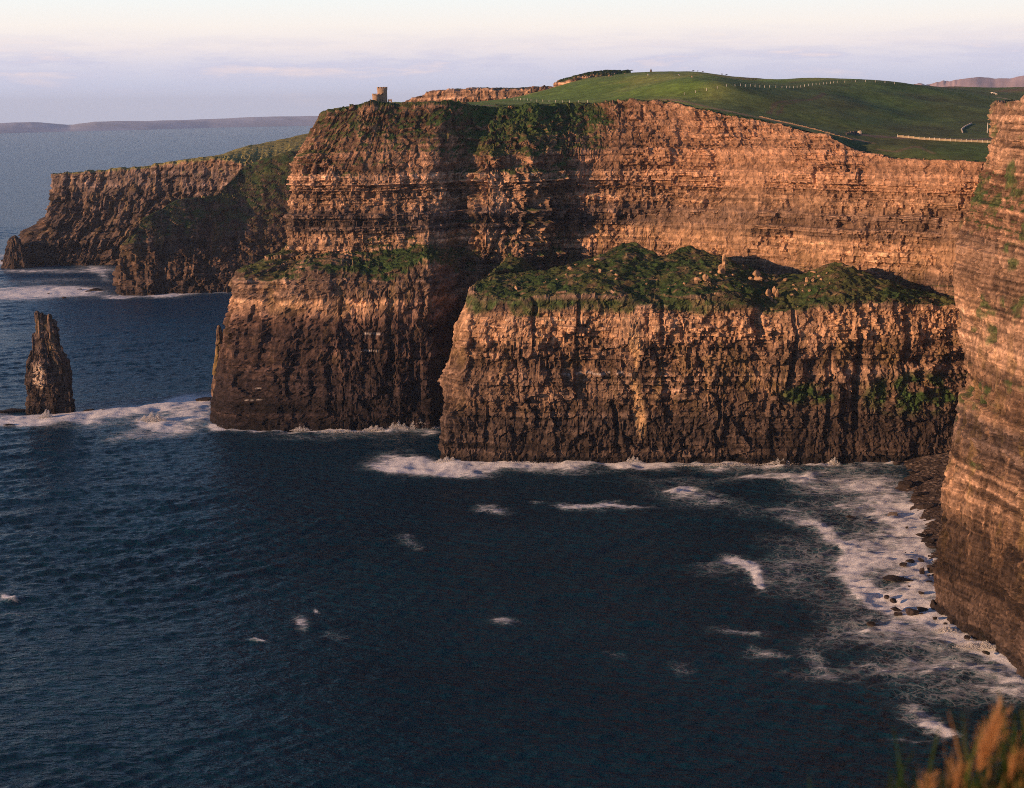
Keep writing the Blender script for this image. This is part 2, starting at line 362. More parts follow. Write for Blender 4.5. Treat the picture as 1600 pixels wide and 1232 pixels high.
A.append(up((872,400,982),(876,320,988),(880,240,1000),(886,170,1036),(886,168,1056),(890,166,1120)))
A.append(up((925,400,982),(926,320,989),(930,238,1000),(930,166,1032),(930,164,1060),(935,162,1110)))
A.append(up((985,402,972),(985,322,978),(985,236,989),(985,159,1024),(985,158,1042),(988,156,1090)))
A.append(up((1060,404,960),(1060,325,966),(1060,238,976),(1055,162,1004),(1055,161,1016),(1060,160,1060)))
A.append(up((1130,405,935),(1130,328,941),(1130,240,951),(1122,176,974),(1122,175,986),(1128,176,1030)))
A.append(up((1220,415,912),(1220,335,918),(1220,248,928),(1208,192,948),(1210,191,960),(1220,193,1000)))
A.append(up((1300,422,890),(1300,340,896),(1300,262,904),(1292,212,922),(1294,211,934),(1310,214,960)))
A.append(up((1345,425,880),(1345,346,886),(1346,280,893),(1346,240,906),(1350,239,918),(1362,242,935)))
A.append(up((1400,432,868),(1400,350,874),(1400,285,880),(1398,249,892),(1402,248,905),(1415,249,935)))
A.append(up((1480,440,850),(1480,355,856),(1480,288,862),(1474,250,873),(1478,249,886),(1490,250,915)))
A.append(up((1550,440,836),(1550,360,842),(1550,292,848),(1545,253,858),(1550,252,870),(1560,252,900)))
A.append(up((1680,440,815),(1680,360,820),(1680,292,826),(1675,255,836),(1680,254,846),(1700,254,870)))
A.append(up((2000,440,800),(2000,360,804),(2000,292,808),(1995,250,816),(2000,250,826),(2020,250,850)))
nl = 11; at = []
for i in range(len(A)):
    g = [-1,-1,-1,-0.6,0.25,0.0,-0.7,-0.35,0.15,0.6,0.6]
    a = [0.6,0.8,1,1,0.8,0.7,0.75,0.9,0.8,0.35,0.2]
    if i in (2,3): g[4] = 0.3; g[5] = 0.2
    if i in (6,7,8): g[4] = 0.62; g[5] = 0.5
    if i in (4,5): g[4] = 0.1; g[5] = -0.1
    if 2 <= i <= 8: g[7] = 0.12; g[8] = 0.25; g[6] = -0.45
    if 9 <= i <= 12: g[5] = 0.25; g[6] = 0.0; g[7] = 0.38; g[8] = 0.6; a[5:9] = [1.4,1.5,1.5,1]
    if 8 <= i <= 11: g[8] = 0.75
    if i == 13: g[8] = 0.45; g[7] = 0.1
    if 14 <= i <= 16: g[8] = 0.0; g[7] = -0.6
    if i >= 17: g[8] = -0.15; g[7] = -1; g[6] = -1; a[5:9] = [0.6,0.62,0.65,0.6]
    if i >= 19: g[8] = -0.4; g[9] = 0.2; g[7] = -0.8
    fw = [0.8,0.9,0.9,0.9,0.6,0.6,0.55,0.45,0.1,0,0]; bw = [0.4,0.5,0.6,0.8,0.7,1.35,1.35,1.3,0.3,0,0]
    if i >= 14: fw = [0.5]*5+[0.35,0.3,0.25,0.25,0,0]; bw = [1]*5+[1.45,1.5,1.45,1.1,0.2,0]
    at.append(list(zip(a, g, fw, bw)))
def postA(c, G2, s, Q, g):
    x, y, z = G2[..., 0], G2[..., 1], G2[..., 2]
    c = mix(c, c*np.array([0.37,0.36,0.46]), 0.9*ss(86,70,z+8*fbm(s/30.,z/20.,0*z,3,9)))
    # guano under the bird ledges
    for (px, py, w, Y) in ((602,521,40,893),(412,604,9,898),(395,622,18,898),(575,547,20,893)):
        q = P(px, py, Y); hw = w*Y/FPX
        m = ss(hw, hw*0.8, np.abs(x-q[0]))*ss(0.55, 0.25, np.abs(z-q[2]-0.5*vn(s/5., z*0, z*0, 78)))*(vn(s*1.3, z*0, z*0, 77) > 0.1)
        c = mix(c, np.broadcast_to(np.array([0.62,0.56,0.52]), c.shape), 0.6*m)
    # the upper right wall is cleaner, redder rock right up to the edge
    k = ss(60, 130, x)*ss(140, 152, z)
    rd = np.array([0.40,0.225,0.13]); c = mix(c, c*0.35+rd*0.88*(1+0.25*Q['r2']+0.15*Q['b3'])[..., None], 0.75*k*(1-g))
    k = ss(60, 130, x)*ss(96, 102, z)*ss(142,136,z)
    c = mix(c, c*0.5+BUFF*0.60*(1+0.3*Q['r2'])[..., None], 0.55*k*(1-g))
    return c, G2
spc = [6,3]+[0.75]*(len(A)-4)+[6]
spc = spc[:len(A)-1]; spc[-1] = 4; spc[-2] = 2
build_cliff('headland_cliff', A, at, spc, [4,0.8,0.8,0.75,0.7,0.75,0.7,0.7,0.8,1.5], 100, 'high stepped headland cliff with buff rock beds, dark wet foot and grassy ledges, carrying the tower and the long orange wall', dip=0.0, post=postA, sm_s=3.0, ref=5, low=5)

# ------------------------------------------------------------------ the lower terrace in front of it
Bc = [
 [(-10,985,-12),(-10,985,0),(-8,985,40),(-6,985,80),(-4,985,95),(0,985,100),(10,985,100),(20,985,90)],
 [(-30,880,-12),(-30,880,0),(-28,880,40),(-20,880,80),(-14,880,98),(-8,882,103),(4,885,104),(20,890,90)],
 lv(688,718,(701,600,818),(716,505,823),(735,453,830),(752,440,845),(764,431,862),(790,445,905)),
 lv(720,722,(722,600,800),(731,510,806),(745,470,812),(765,450,830),(790,431,860),(810,445,910)),
 lv(800,722,(802,600,793),(805,510,798),(808,474,803),(815,455,825),(850,425,865),(850,440,920)),
 lv(880,722,(882,600,791),(884,512,796),(886,462,802),(895,440,830),(915,410,880),(900,430,925)),
 lv(950,722,(950,600,789),(952,514,794),(954,466,800),(960,430,838),(985,379,905),(990,395,955)),
 lv(1020,722,(1020,600,787),(1022,514,792),(1024,482,798),(1026,440,835),(1030,404,880),(1040,410,935)),
 lv(1070,722,(1070,600,786),(1072,514,791),(1074,466,798),(1072,430,835),(1074,386,900),(1080,400,930)),
 lv(1140,723,(1140,600,785),(1142,516,790),(1143,466,796),(1142,445,820),(1135,402,880),(1140,425,915)),
 lv(1200,724,(1200,600,785),(1200,516,790),(1202,492,794),(1205,462,820),(1205,432,865),(1205,440,895)),
 lv(1250,724,(1250,600,785),(1252,516,790),(1254,484,796),(1256,458,820),(1256,430,858),(1256,440,885)),
 lv(1310,724,(1310,600,786),(1312,516,791),(1312,474,798),(1305,440,825),(1305,409,860),(1300,430,880)),
 lv(1370,723,(1370,600,790),(1372,516,795),(1372,474,801),(1370,455,820),(1366,436,845),(1370,455,870)),
 lv(1440,720,(1440,610,796),(1440,516,800),(1442,476,806),(1440,466,820),(1436,456,838),(1440,470,860)),
 lv(1510,716,(1510,610,802),(1510,520,806),(1512,482,810),(1512,474,822),(1512,468,835),(1515,480,850)),
 [(q[0],q[1],q[2]) for q in (V(1620,790,-12),V(1620,790,0),V(1620,792,45),V(1620,795,75),V(1620,798,90),V(1620,810,93),V(1620,820,95),V(1620,845,90))],
]
atB = []
for i in range(len(Bc)):
    g = [-1,-1,-1,-0.9,0.02,0.75,0.75,0.5]; a = [0.5,0.8,1.15,1.0,0.7,0.4,0.35,0.2]
    if i >= 13: g[2] = -0.55
    if i == 2 or i == 3: g[4] = -0.1; g[5] = 0.45
    atB.append(list(zip(a, g, [0.6,0.8,1.0,0.7,0.05,0,0,0], [0.3,0.4,0.8,1.5,0.5,0.1,0,0])))
def postB(c, G2, s, Q, g):
    x, y, z = G2[..., 0], G2[..., 1], G2[..., 2]
    yel = np.array([0.55,0.36,0.19])
    G2 = G2.copy(); G2[..., 2] += g*ss(80,90,z)*(0.75*fbm(x/3.0,y/3.0,0*x,3,401)+0.9*np.abs(fbm(x/9.,y/9.,0*x,2,402)))
    br = g*ss(0.15,0.5,fbm(x/6.,y/6.,z/5.,4,431))*ss(84,90,z); c = mix(c, np.broadcast_to(np.array([0.21,0.135,0.075]), c.shape)*(1+0.4*Q['k2'])[..., None], 0.7*br)
    bd = ss(70,72,z+1.5*fbm(s/30.,0*s,0*s,2,3))*ss(88,86,z+1.5*fbm(s/30.,0*s,0*s,2,3))*(1-g)
    c = mix(c, BUFF*(1.05+0.25*Q['b2']+0.2*Q['b3']+0.15*Q['b1'])[..., None], 0.6*bd)
    # a pale seep running down the face
    q = P(990,560,792); w = 1.6+1.6*vn(z/14., 0*z, 0*z, 5)
    m = ss(w+1.6, w, np.abs(x-q[0]-1.5*vn(z/12., 0*z+3, 0*z, 8)-(60-z)*0.07))*ss(12,20,z)*ss(82,74,z)
    c = mix(c, np.broadcast_to(yel, c.shape), 0.75*m)
    for (px, w, za, zb, dp) in ((838,3,64,92,3),(905,3,70,92,3),(1182,8,72,92,6),(1240,3,60,92,3),(1337,5,20,74,4),(1036,3,72,92,3),(960,3,12,34,2.5),(1120,3,8,40,2.5),(1290,3,10,35,2.5),(760,3,10,34,2.5)):
        xc = P(px,560,795)[0]+1.5*vn(z/9., 0*z, 0*z, int(px)); m = ss(w*0.5, w*0.3, np.abs(x-xc))*ss(za-5, za+3, z)*ss(zb+3, zb-2, z)
        G2[..., 1] += dp*m; c = c*(1-0.15*m)[..., None]
    tg = ss(-1.5, 1.5, z-(87.5+5.5*fbm(s/14., 0*s, 0*s, 3, 411)+1.5*fbm(s/2.5, z/4., 0*s, 2, 412)))*(0.55+0.45*ss(-0.3,0.2,fbm(x/4.,y/4.,z/4.,3,413)))
    tg = tg*ss(96,92,z)+ss(92,96,z)*0; c = mix(c, np.broadcast_to(GRASS*1.05, c.shape)*(1+0.5*fbm(s/1.5, z/1.5, 0*s, 2, 415))[..., None], tg*0.85*(1-g))
    # small turf apron at the right, low on the face
    q = P(1430,610,800); r = np.hypot((x-q[0])/38., (z-q[2])/13.); q2 = P(1260,612,790); r2 = np.hypot((x-q2[0])/17., (z-q2[2])/7.)
    m = np.maximum(ss(1.15,0.6,r), ss(1.15,0.6,r2))*ss(-0.25,0.25,fbm(x/7.,y/7.,z/6.,3,61)+0.1)
    c = mix(c, np.broadcast_to(GRASS*1.1, c.shape)*(1+0.4*Q['b3'])[..., None], m)
    q = P(930,583,790); m = ss(22, 18, np.abs(x-q[0]))*ss(0.7,0.3,np.abs(z-q[2]-0.6*vn(x/4.,0*x,0*x,3)))*(vn(s*0.6, z*0, z*0, 79) > -0.1)
    c = mix(c, np.broadcast_to(np.array([0.6,0.54,0.50]), c.shape), 0.7*m)
    return c, G2
TABB = [(-5,WET),(3,WET),(6,DARK),(28,DARK*1.25),(36,BROWN*0.9),(48,BROWN*1.7),(68,BUFF2*0.95),(70,BUFF2),(73,BUFF*1.05),(86,BUFF*1.05),(88,BROWN*1.6),(96,BROWN*1.5),(120,BROWN)]
spc = [4,3]+[0.7]*(len(Bc)-4)+[1.2]; spc = spc[:len(Bc)-1]
ZW = 1.0
build_cliff('terrace_cliff', Bc, atB, spc, [4,0.65,0.65,0.65,0.6,0.7,1.5], 300, 'lower terrace cliff with a pale block band, streaked flutes and a grassy hummocky top', flute=3.1, blk=1.5, low=4, fl_w=12, sm_s=2.0, post=postB, tab=TABB, ref=2)

# ------------------------------------------------------------------ the near cliff on the right
def kc(px_list):
    return px_list
zl = [-12,0,24,50,70,89,114,133,147,154,174,191,200,202]
def colz(fn): return [fn(z) for z in zl]
C0 = [V(1680,840,z) for z in zl]
C0b = [V(1590,715,z) for z in zl]
C1 = [Wt(1464,955,-12), Wt(1467,955), P(1470,870,540), P(1480,760,548), P(1490,683,556), P(1509,600,568), P(1502,500,577), P(1488,425,586), P(1499,367,596), P(1517,338,606), P(1541,262,622), P(1552,200,630), P(1556,166,636), P(1600,161,660)]
f2 = lambda z: V(1600+ (200-z)*0.0, 505+ z*0.26, z)
C2 = []
for z in zl:
    Y = np.interp(z, [-12,0,50,90,147,154,174,200,202], [500,501,506,512,524,532,546,560,600]); C2.append(V(1600, Y, z))
C2[-2] = P(1600,154,562); C2[-1] = P(1640,152,610)
C1b = [tuple(0.5*np.array(a)+0.5*np.array(b)) for a, b in zip(C1, C2)]
C1b = [(x-1.5, y, z) for x, y, z in C1b]
C3 = [V(1800, Y-90, z) for Y, z in zip([c[1] for c in C2], zl)]
C4 = [V(2250, Y-200, z) for Y, z in zip([c[1] for c in C2], zl)]
C5 = [(190+0.02*z, 90, z) for z in zl]
Cc = [C0, C0b, C1, C1b, C2, C3, C4, C5]
atC = [list(zip([0.5,0.7,0.7,0.7,0.8,0.7,0.6,0.7,0.5,0.8,0.9,0.9,0.6,0.3], [-1,-1,-1,-1,-.7,-.5,-1,-1,-0.4,0.28,0.18,-0.3,-.2,.6])) for _ in Cc]
atC = [[(p, q, 0.25, 1.15) for p, q in r] for r in atC]
Cl = np.array([0.30,0.19,0.125])
TABC = [(-5,WET),(2,WET),(4,DARK*1.3),(20,BROWN*0.42),(38,BROWN*0.46),(43,Cl*0.62),(48,Cl*0.82),(62,Cl),(66,BROWN),(72,SHALE*0.9),(80,SHALE),(84,BUFF2),(96,BUFF2*0.9),(100,Cl),(118,Cl),(121,BUFF2*0.8),(126,BUFF2),(145,Cl),(147,Cl),(150,EARTH),(172,EARTH*1.1),(180,BUFF2),(202,Cl)]
def postC(c, G2, s, Q, g):
    x, y, z = G2[..., 0], G2[..., 1], G2[..., 2]
    lam = 1+0.50*vn(Q['wz']/1.1, 0*z, 0*z, 91)*ss(72,80,z)*ss(152,144,z)*(0.4+0.6*ss(-.3,.3,vn(s/14.,z/8.,0*z,95)))+0.3*vn(Q['wz']/0.5, 0*z, 0*z, 92)
    c = c*np.clip(lam, 0.35, 1.5)[..., None]
    gq = ss(0.1,0.5,fbm(x/10.,y/10.,z/7.,4,97)+0.25*ss(150,158,z)*ss(178,170,z)-0.12)*ss(50,62,z); c = mix(c, np.broadcast_to(GRASS*1.2, c.shape)*(1+0.4*Q['k2'])[..., None], 0.75*gq)
    # joint cracks in the massive lower block
    ck = np.abs(vn((s+0.3*z)/8., (z-0.2*s)/16., 0*z, 93)); c = c*(1-0.55*ss(0.05, 0.0, ck)*ss(80,70,z))[..., None]
    ck = np.abs(vn(s/3.2, z/6.5, 0*z, 94)); c = c*(1-0.45*ss(0.07, 0.0, ck)*ss(78,88,z))[..., None]
    return c, G2
ZW = 0.15; FS = 1.6
build_cliff('near_cliff', Cc, atC, [4,2,0.5,0.5,0.8,2,5], [4,0.6,0.55,0.5,0.5,0.5,0.5,0.5,0.45,0.5,0.5,0.5,0.8], 500, 'near cliff at the right edge with thin slanting orange beds above a smooth dark foot', flute=2.4, blk=1.0, low=3.0, fl_w=8, sm_s=1.5, post=postC, mat=rock_mat('near cliff rock', 1.0, 0.6, 0.38), tab=TABC, ref=5, toned=1.0, fine=0.75, wamp=0.3)
FS = 1.0

# ------------------------------------------------------------------ far headlands
D = [
 [(q) for q in (V(280,1900,-12),V(280,1900,0),V(280,1900,25),V(285,1900,45),V(290,1900,60),V(300,1950,50))],
 lv(168,463,(169,420,1588),(175,385,1596),(203,366,1612),(225,380,1700)),
 lv(215,463,(212,425,1590),(212,380,1604),(216,347,1640),(240,360,1740)),
 lv(272,459,(277,420,1612),(280,365,1650),(272,314,1700),(290,330,1800)),
 lv(336,457,(340,420,1626),(340,360,1690),(338,306,1756),(345,320,1840)),
 lv(400,455,(402,415,1644),(398,340,1730),(380,257,1840),(388,262,1900)),
 lv(490,453,(490,415,1664),(485,320,1780),(474,232,1880),(480,236,1940)),
 lv(640,450,(640,410,1700),(640,320,1850),(640,240,1960),(640,240,2000)),
]
atD = [list(zip([0.5,0.8,1.0,0.6,0.35,0.3], [-1,-1,-0.6,-0.05,0.1,0.5], [1,1,.7,.25,.1,0],[1,1,.8,.3,.1,0])) for _ in D]
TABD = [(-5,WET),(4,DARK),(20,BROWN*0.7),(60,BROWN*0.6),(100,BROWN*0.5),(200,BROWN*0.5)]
FS = 0.45; ZW = 1.0
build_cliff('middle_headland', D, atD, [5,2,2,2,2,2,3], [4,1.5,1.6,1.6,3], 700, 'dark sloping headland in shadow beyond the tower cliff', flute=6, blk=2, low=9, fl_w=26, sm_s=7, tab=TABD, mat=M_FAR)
def topE(px, py, Y, bx, by, bY, fx, fy, lx, ly, mx, my):
    a, b = wz0(fx, fy)
    return [a, b, P(lx, ly, Y-12), P(mx, my, Y-5), P(px, py, Y), P(bx, by, bY), P(bx+15, by+2, bY+60)]
E = [
 [V(120,2300,-12),V(120,2300,0),V(120,2300,30),V(122,2300,80),V(125,2300,105),V(150,2320,108),V(160,2400,100)],
 topE(76,272,1940, 110,270,2040, 10,416, 40,368, 69,345),
 topE(100,270,1925, 130,269,2040, 60,415, 72,368, 92,340),
 topE(200,266,1915, 215,264,2040, 160,414, 180,368, 195,335),
 topE(290,252,1910, 300,249,2060, 280,412, 285,360, 288,320),
 topE(336,248,1905, 342,243,2080, 340,412, 338,350, 336,305),
 topE(372,254,1880, 385,228,2120, 390,412, 380,350, 373,300),
 topE(420,252,1900, 425,221,2160, 450,412, 430,350, 421,300),
 topE(480,244,1930, 485,208,2200, 510,412, 490,350, 481,300),
 topE(620,230,1990, 620,195,2300, 640,412, 630,350, 622,300),
]
atE = []
for i in range(len(E)):
    atE.append(list(zip([0.5,0.8,1.1,1.1,0.5,0.1,0.1], [-1,-1,-1,-1,-0.2,0.6,0.6], [1,1,1,1,.6,0,0], [.7,.7,.7,.7,.7,0,0])))
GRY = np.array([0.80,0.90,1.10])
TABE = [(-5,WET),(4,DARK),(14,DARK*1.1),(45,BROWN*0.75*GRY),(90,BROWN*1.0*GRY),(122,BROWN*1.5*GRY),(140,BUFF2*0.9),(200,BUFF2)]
def postE(c, G2, s, Q, g):
    nz = normals(G2)[..., 2]; k = ss(0.45, 0.7, smooth_ax(nz,1,1))*ss(110,125,G2[...,2])
    return mix(c, np.broadcast_to(np.array([0.24,0.22,0.075]), c.shape)*(1+0.25*fbm(G2[...,0]/30., G2[...,1]/60., 0*s, 4, 8))[..., None], k), G2
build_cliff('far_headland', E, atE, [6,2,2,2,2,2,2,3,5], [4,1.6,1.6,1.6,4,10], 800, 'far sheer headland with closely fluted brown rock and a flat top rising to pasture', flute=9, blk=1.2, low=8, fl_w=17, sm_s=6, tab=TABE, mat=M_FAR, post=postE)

FS = 0.8
# ------------------------------------------------------------------ pasture and hills behind the cliff edge
FT = [ # px : (edge), path, field foot, field, rise, crest, dip, far crest, drop
 #(420, [(420,185,1120),(440,184,1140),(450,183,1160),(460,182,1180),(470,182,1200),(480,183,1220),(480,184,1240),(480,186,1260),(480,200,1300)]),
 (505, [(508,178,1010),(520,174,1030),(530,172,1040),(540,171,1060),(550,171,1080),(560,171,1100),(560,172,1130),(560,174,1160),(560,190,1200)]),
 (560, [(562,170,995),(564,168.5,1010),(568,167,1030),(575,167,1060),(580,167,1080),(585,167,1100),(590,168,1130),(590,170,1160),(590,186,1220)]),
 (640, [(640,168,995),(640,166.5,1015),(640,165,1040),(640,164,1070),(640,163,1100),(640,162,1130),(645,163,1170),(650,165,1220),(650,180,1280)]),
 (720, [(715,167,1005),(718,165.5,1025),(720,163,1060),(720,161,1110),(722,159.5,1160),(725,158.5,1200),(725,160,1260),(725,162,1330),(725,175,1400)]),
 (800, [(800,167,1045),(800,165,1058),(800,162,1090),(800,159,1140),(800,156,1200),(800,153,1260),(800,155,1330),(800,157,1400),(800,170,1480)]),
 (860, [(860,169,1062),(860,168,1075),(860,164,1100),(860,158,1150),(860,149,1220),(860,140,1300),(862,139,1400),(862,138,1480),(862,150,1560)]),
 (930, [(930,166.5,1055),(930,163,1068),(930,159,1090),(930,152,1140),(930,138,1220),(930,126,1320),(930,126,1420),(930,114,1560),(930,128,1700)]),
 (1000,[(1000,160,1034),(1000,157,1046),(1000,153.5,1070),(1000,146,1120),(1000,132,1200),(1000,121,1300),(1000,122,1400),(1000,109,1600),(1000,125,1750)]),
 (1060,[(1060,163,1012),(1060,156,1030),(1062,152,1050),(1065,146,1090),(1070,134,1170),(1075,124,1270),(1080,124,1380),(1080,109,1600),(1080,125,1750)]),
 (1120,[(1120,176,984),(1122,171,1000),(1126,162,1030),(1135,147,1080),(1145,139,1130),(1150,131,1220),(1150,131,1350),(1150,118,1560),(1150,135,1700)]),
 (1200,[(1206,192,958),(1210,189,975),(1215,180,1010),(1220,158,1070),(1225,139,1130),(1225,128,1230),(1225,131,1350),(1220,129,1480),(1220,145,1600)]),
 (1290,[(1292,212,932),(1300,208,950),(1305,200,985),(1310,170,1050),(1310,146,1130),(1310,125,1240),(1310,128,1350),(1300,130,1450),(1300,150,1600)]),
 (1346,[(1352,241,917),(1362,224,940),(1365,212,968),(1370,180,1050),(1372,150,1150),(1372,125,1250),(1372,128,1350),(1372,131,1450),(1372,150,1600)]),
 (1400,[(1402,250,903),(1408,232,925),(1412,214,968),(1420,190,1050),(1425,152,1170),(1425,130,1270),(1430,133,1400),(1430,136,1500),(1430,150,1650)]),
 (1480,[(1478,251,885),(1482,238,905),(1488,217,955),(1492,196,1040),(1495,160,1170),(1495,139,1290),(1500,139,1500),(1500,137,1800),(1500,145,2100)]),
 (1560,[(1550,253,870),(1556,241,895),(1560,218,950),(1562,198,1040),(1565,165,1170),(1568,147,1290),(1570,144,1500),(1570,140,1800),(1570,145,2100)]),
 (1700,[(1680,256,845),(1690,241,875),(1700,218,940),(1700,198,1040),(1700,170,1170),(1700,150,1290),(1700,145,1500),(1700,140,1800),(1700,145,2100)]),
 (2100,[(2000,252,825),(2050,235,875),(2100,215,940),(2100,195,1040),(2100,170,1170),(2100,150,1290),(2100,145,1500),(2100,140,1800),(2100,145,2100)]),
]
Fc = [[P(*p) for p in c] for _, c in FT]
G, s, B, vi = loft(Fc, 2.2, [1.0,1.5,2.5,3,3.5,5,6,7], 9, 3, None, ref=3)
x, y = G[..., 0], G[..., 1]
G[..., 2] += 9*np.exp(-((G[..., 0]-(1095-800)/FPX*G[..., 1])/48.)**2)*(ss(2.1,3.2,vi)*ss(5.0,4.0,vi))[None]
G[..., 2] += (4.5*fbm(x/150.+3, y/130., 0*x, 2, 906)+1.6*fbm(x/60., y/60., 0*x, 2, 907))*ss(2.2,4,vi)[None]*ss(8,6,vi)[None] + 0.5*fbm(x/35., y/35., 0*x, 4, 900)*ss(0.5,2,vi)[None] + 0.18*fbm(x/5., y/5., 0*x, 3, 901)
FIELD = G
n = normals(G); x, y, z = G[..., 0], G[..., 1], G[..., 2]
c = mix(np.broadcast_to(np.array([0.13,0.215,0.045]), G.shape), np.broadcast_to(np.array([0.23,0.26,0.075]), G.shape), ss(-0.3,0.45,fbm(x/60., y/60., 0*x, 5, 902)))
c = mix(c, np.broadcast_to(STRAW*0.8, c.shape), 0.75*ss(0.0,0.5,fbm(x/45., y/45., 0*x, 5, 903))*ss(150, 260, x))
field_shade = ss(1085,1150,800+FPX*x/y+25*fbm(x/40.,y/40.,0*x,3,921))*ss(3.3,2.6,np.broadcast_to(vi[None],x.shape)-3.0+0.9*fbm(x/70.,y/70.,0*x,3,922))
c = mix(c, np.array([0.062,0.10,0.035])*(1+0.5*fbm(x/25.,y/25.,0*x,4,923))[..., None], 0.72*field_shade)  # darker green puts the shade of the hollow into the field colour
c = c*(1+0.22*fbm(x/4., y/4., 0*x, 3, 904))[..., None]
pxs = 800+FPX*x/y   # bearing only used to place the tracks below
def track(pts, w, col, a=0.9):
    global c
    Q = np.array([P(*p)[:2] for p in pts]); dmin = np.full(x.shape, 1e9)
    for a0, b0 in zip(Q[:-1], Q[1:]):
        d = b0-a0; t = np.clip(((x-a0[0])*d[0]+(y-a0[1])*d[1])/(d@d), 0, 1)
        dmin = np.minimum(dmin, np.hypot(x-a0[0]-t*d[0], y-a0[1]-t*d[1]))
    m = ss(w, w*0.55, dmin + 0.6*w*fbm(x/6., y/6., 0*x, 3, 911)); c = mix(c, np.broadcast_to(np.array(col), c.shape)*(1+0.15*fbm(x/3., y/3., 0*x, 2, 912))[..., None], a*m)
PATH = (0.30,0.20,0.125)
track([(560,168.5,1010),(640,166.5,1015),(720,165.5,1025),(800,165,1058),(860,168,1075),(930,163,1068),(1000,157,1046),(1060,156,1030),(1122,171,1000),(1210,189,975),(1300,208,950),(1362,226,940)], 3.2, PATH)
track([(1330,205,968),(1400,216,962),(1480,219,955),(1560,219,950),(1700,218,940)], 4.5, (0.16,0.12,0.10))
track([(1200,180,1010),(1214,166,1050),(1240,158,1070),(1270,155,1090),(1288,147,1130),(1285,141,1150)], 2.2, (0.13,0.09,0.06), 0.8)
track([(1214,180,1010),(1224,168,1045),(1250,160,1068)], 1.6, (0.13,0.09,0.06), 0.7)
track([(1480,137,1320),(1520,140,1300),(1555,147,1290),(1590,155,1250)], 3.0, (0.42,0.30,0.20))
track([(1372,238,925),(1400,240,918),(1430,232,930),(1460,240,905)], 2.0, (0.20,0.14,0.09), 0.7)
rock = ss(0.62,0.45,n[..., 2])
c = mix(c, np.broadcast_to(EARTH, c.shape), rock)
q = ss(1350,1500,y)*ss(300,420,x); c = mix(c, np.broadcast_to(np.array([0.16,0.12,0.07]), c.shape), q*ss(-0.2,0.2,fbm(x/120., y/40., 0*x, 3, 905)))
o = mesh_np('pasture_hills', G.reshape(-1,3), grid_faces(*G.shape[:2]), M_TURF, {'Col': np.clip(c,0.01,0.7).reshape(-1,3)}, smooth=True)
tag(o, 'rolling green pasture above the cliffs crossed by a worn path and rutted tracks', kind='structure')

# orange cliff beyond the tower plateau
H = [
 [V(560,1900,0),V(560,1900,150),V(562,1900,190),V(565,1905,197),V(600,2000,190)],
 [V(612,1560,100),P(615,180,1560),P(620,168,1562),P(626,162,1568),P(650,165,1700)],
 [V(648,1540,100),P(648,182,1540),P(650,170,1542),P(656,152,1550),P(665,152,1700)],
 [V(668,1530,100),P(668,182,1530),P(668,163,1533),P(670,144,1540),P(685,142,1700)],
 [V(700,1520,100),P(700,182,1520),P(700,163,1523),P(701,141,1530),P(715,139,1700)],
 [V(760,1510,100),P(760,180,1510),P(760,160,1513),P(760,140,1520),P(770,138,1700)],
 [V(815,1500,100),P(815,178,1500),P(815,155,1505),P(815,139,1518),P(820,137,1700)],
 [V(865,1500,100),P(865,170,1500),P(865,150,1512),P(865,137.5,1525),P(870,136,1700)],
]
build_cliff('distant_cliff', H, [list(zip([0.3,0.6,0.8,0.5,0.2],[-1,-1,-1,-0.5,0.5])) for _ in H], [8,2,1.5,1.5,1.5,1.5,1.5], [8,1.2,1.2,6], 950, 'distant low orange cliff beyond the tower plateau', flute=3, blk=1.0, low=3, fl_w=14, sm_s=5, tab=[(0,EARTH),(190,BUFF2*0.8),(207,BUFF2),(222,BUFF2),(240,BUFF2)], mat=M_FAR, fine=0.8)
H = [
 [V(900,1700,180),V(900,1700,200),P(905,125,1700),P(930,115,1720),P(960,112,1760)],
 [V(868,1520,180),P(868,150,1520),P(866,133,1522),P(874,126,1530),P(900,118,1640)],
 [V(885,1500,180),P(885,150,1500),P(884,130,1503),P(892,123,1520),P(915,115,1620)],
 [V(915,1490,180),P(915,145,1490),P(915,126,1500),P(916,117,1530),P(935,111,1620)],
 [V(945,1490,180),P(945,140,1490),P(945,125,1510),P(945,113,1550),P(955,109.5,1620)],
 [V(990,1500,180),P(990,140,1500),P(990,122,1530),P(985,111,1600),P(990,110,1650)],
]
build_cliff('rocky_bluff', H, [list(zip([0.3,0.6,0.8,0.5,0.2],[-1,-.6,-.1,0.2,0.4])) for _ in H], 1.5, [5,1.2,1.2,3], 970, 'small rocky orange bluff at the seaward end of the highest hill', flute=2, blk=0.8, low=2, fl_w=12, sm_s=6, tab=[(0,EARTH),(190,BUFF2*0.7),(240,BUFF2)], mat=M_FAR, fine=0.6)

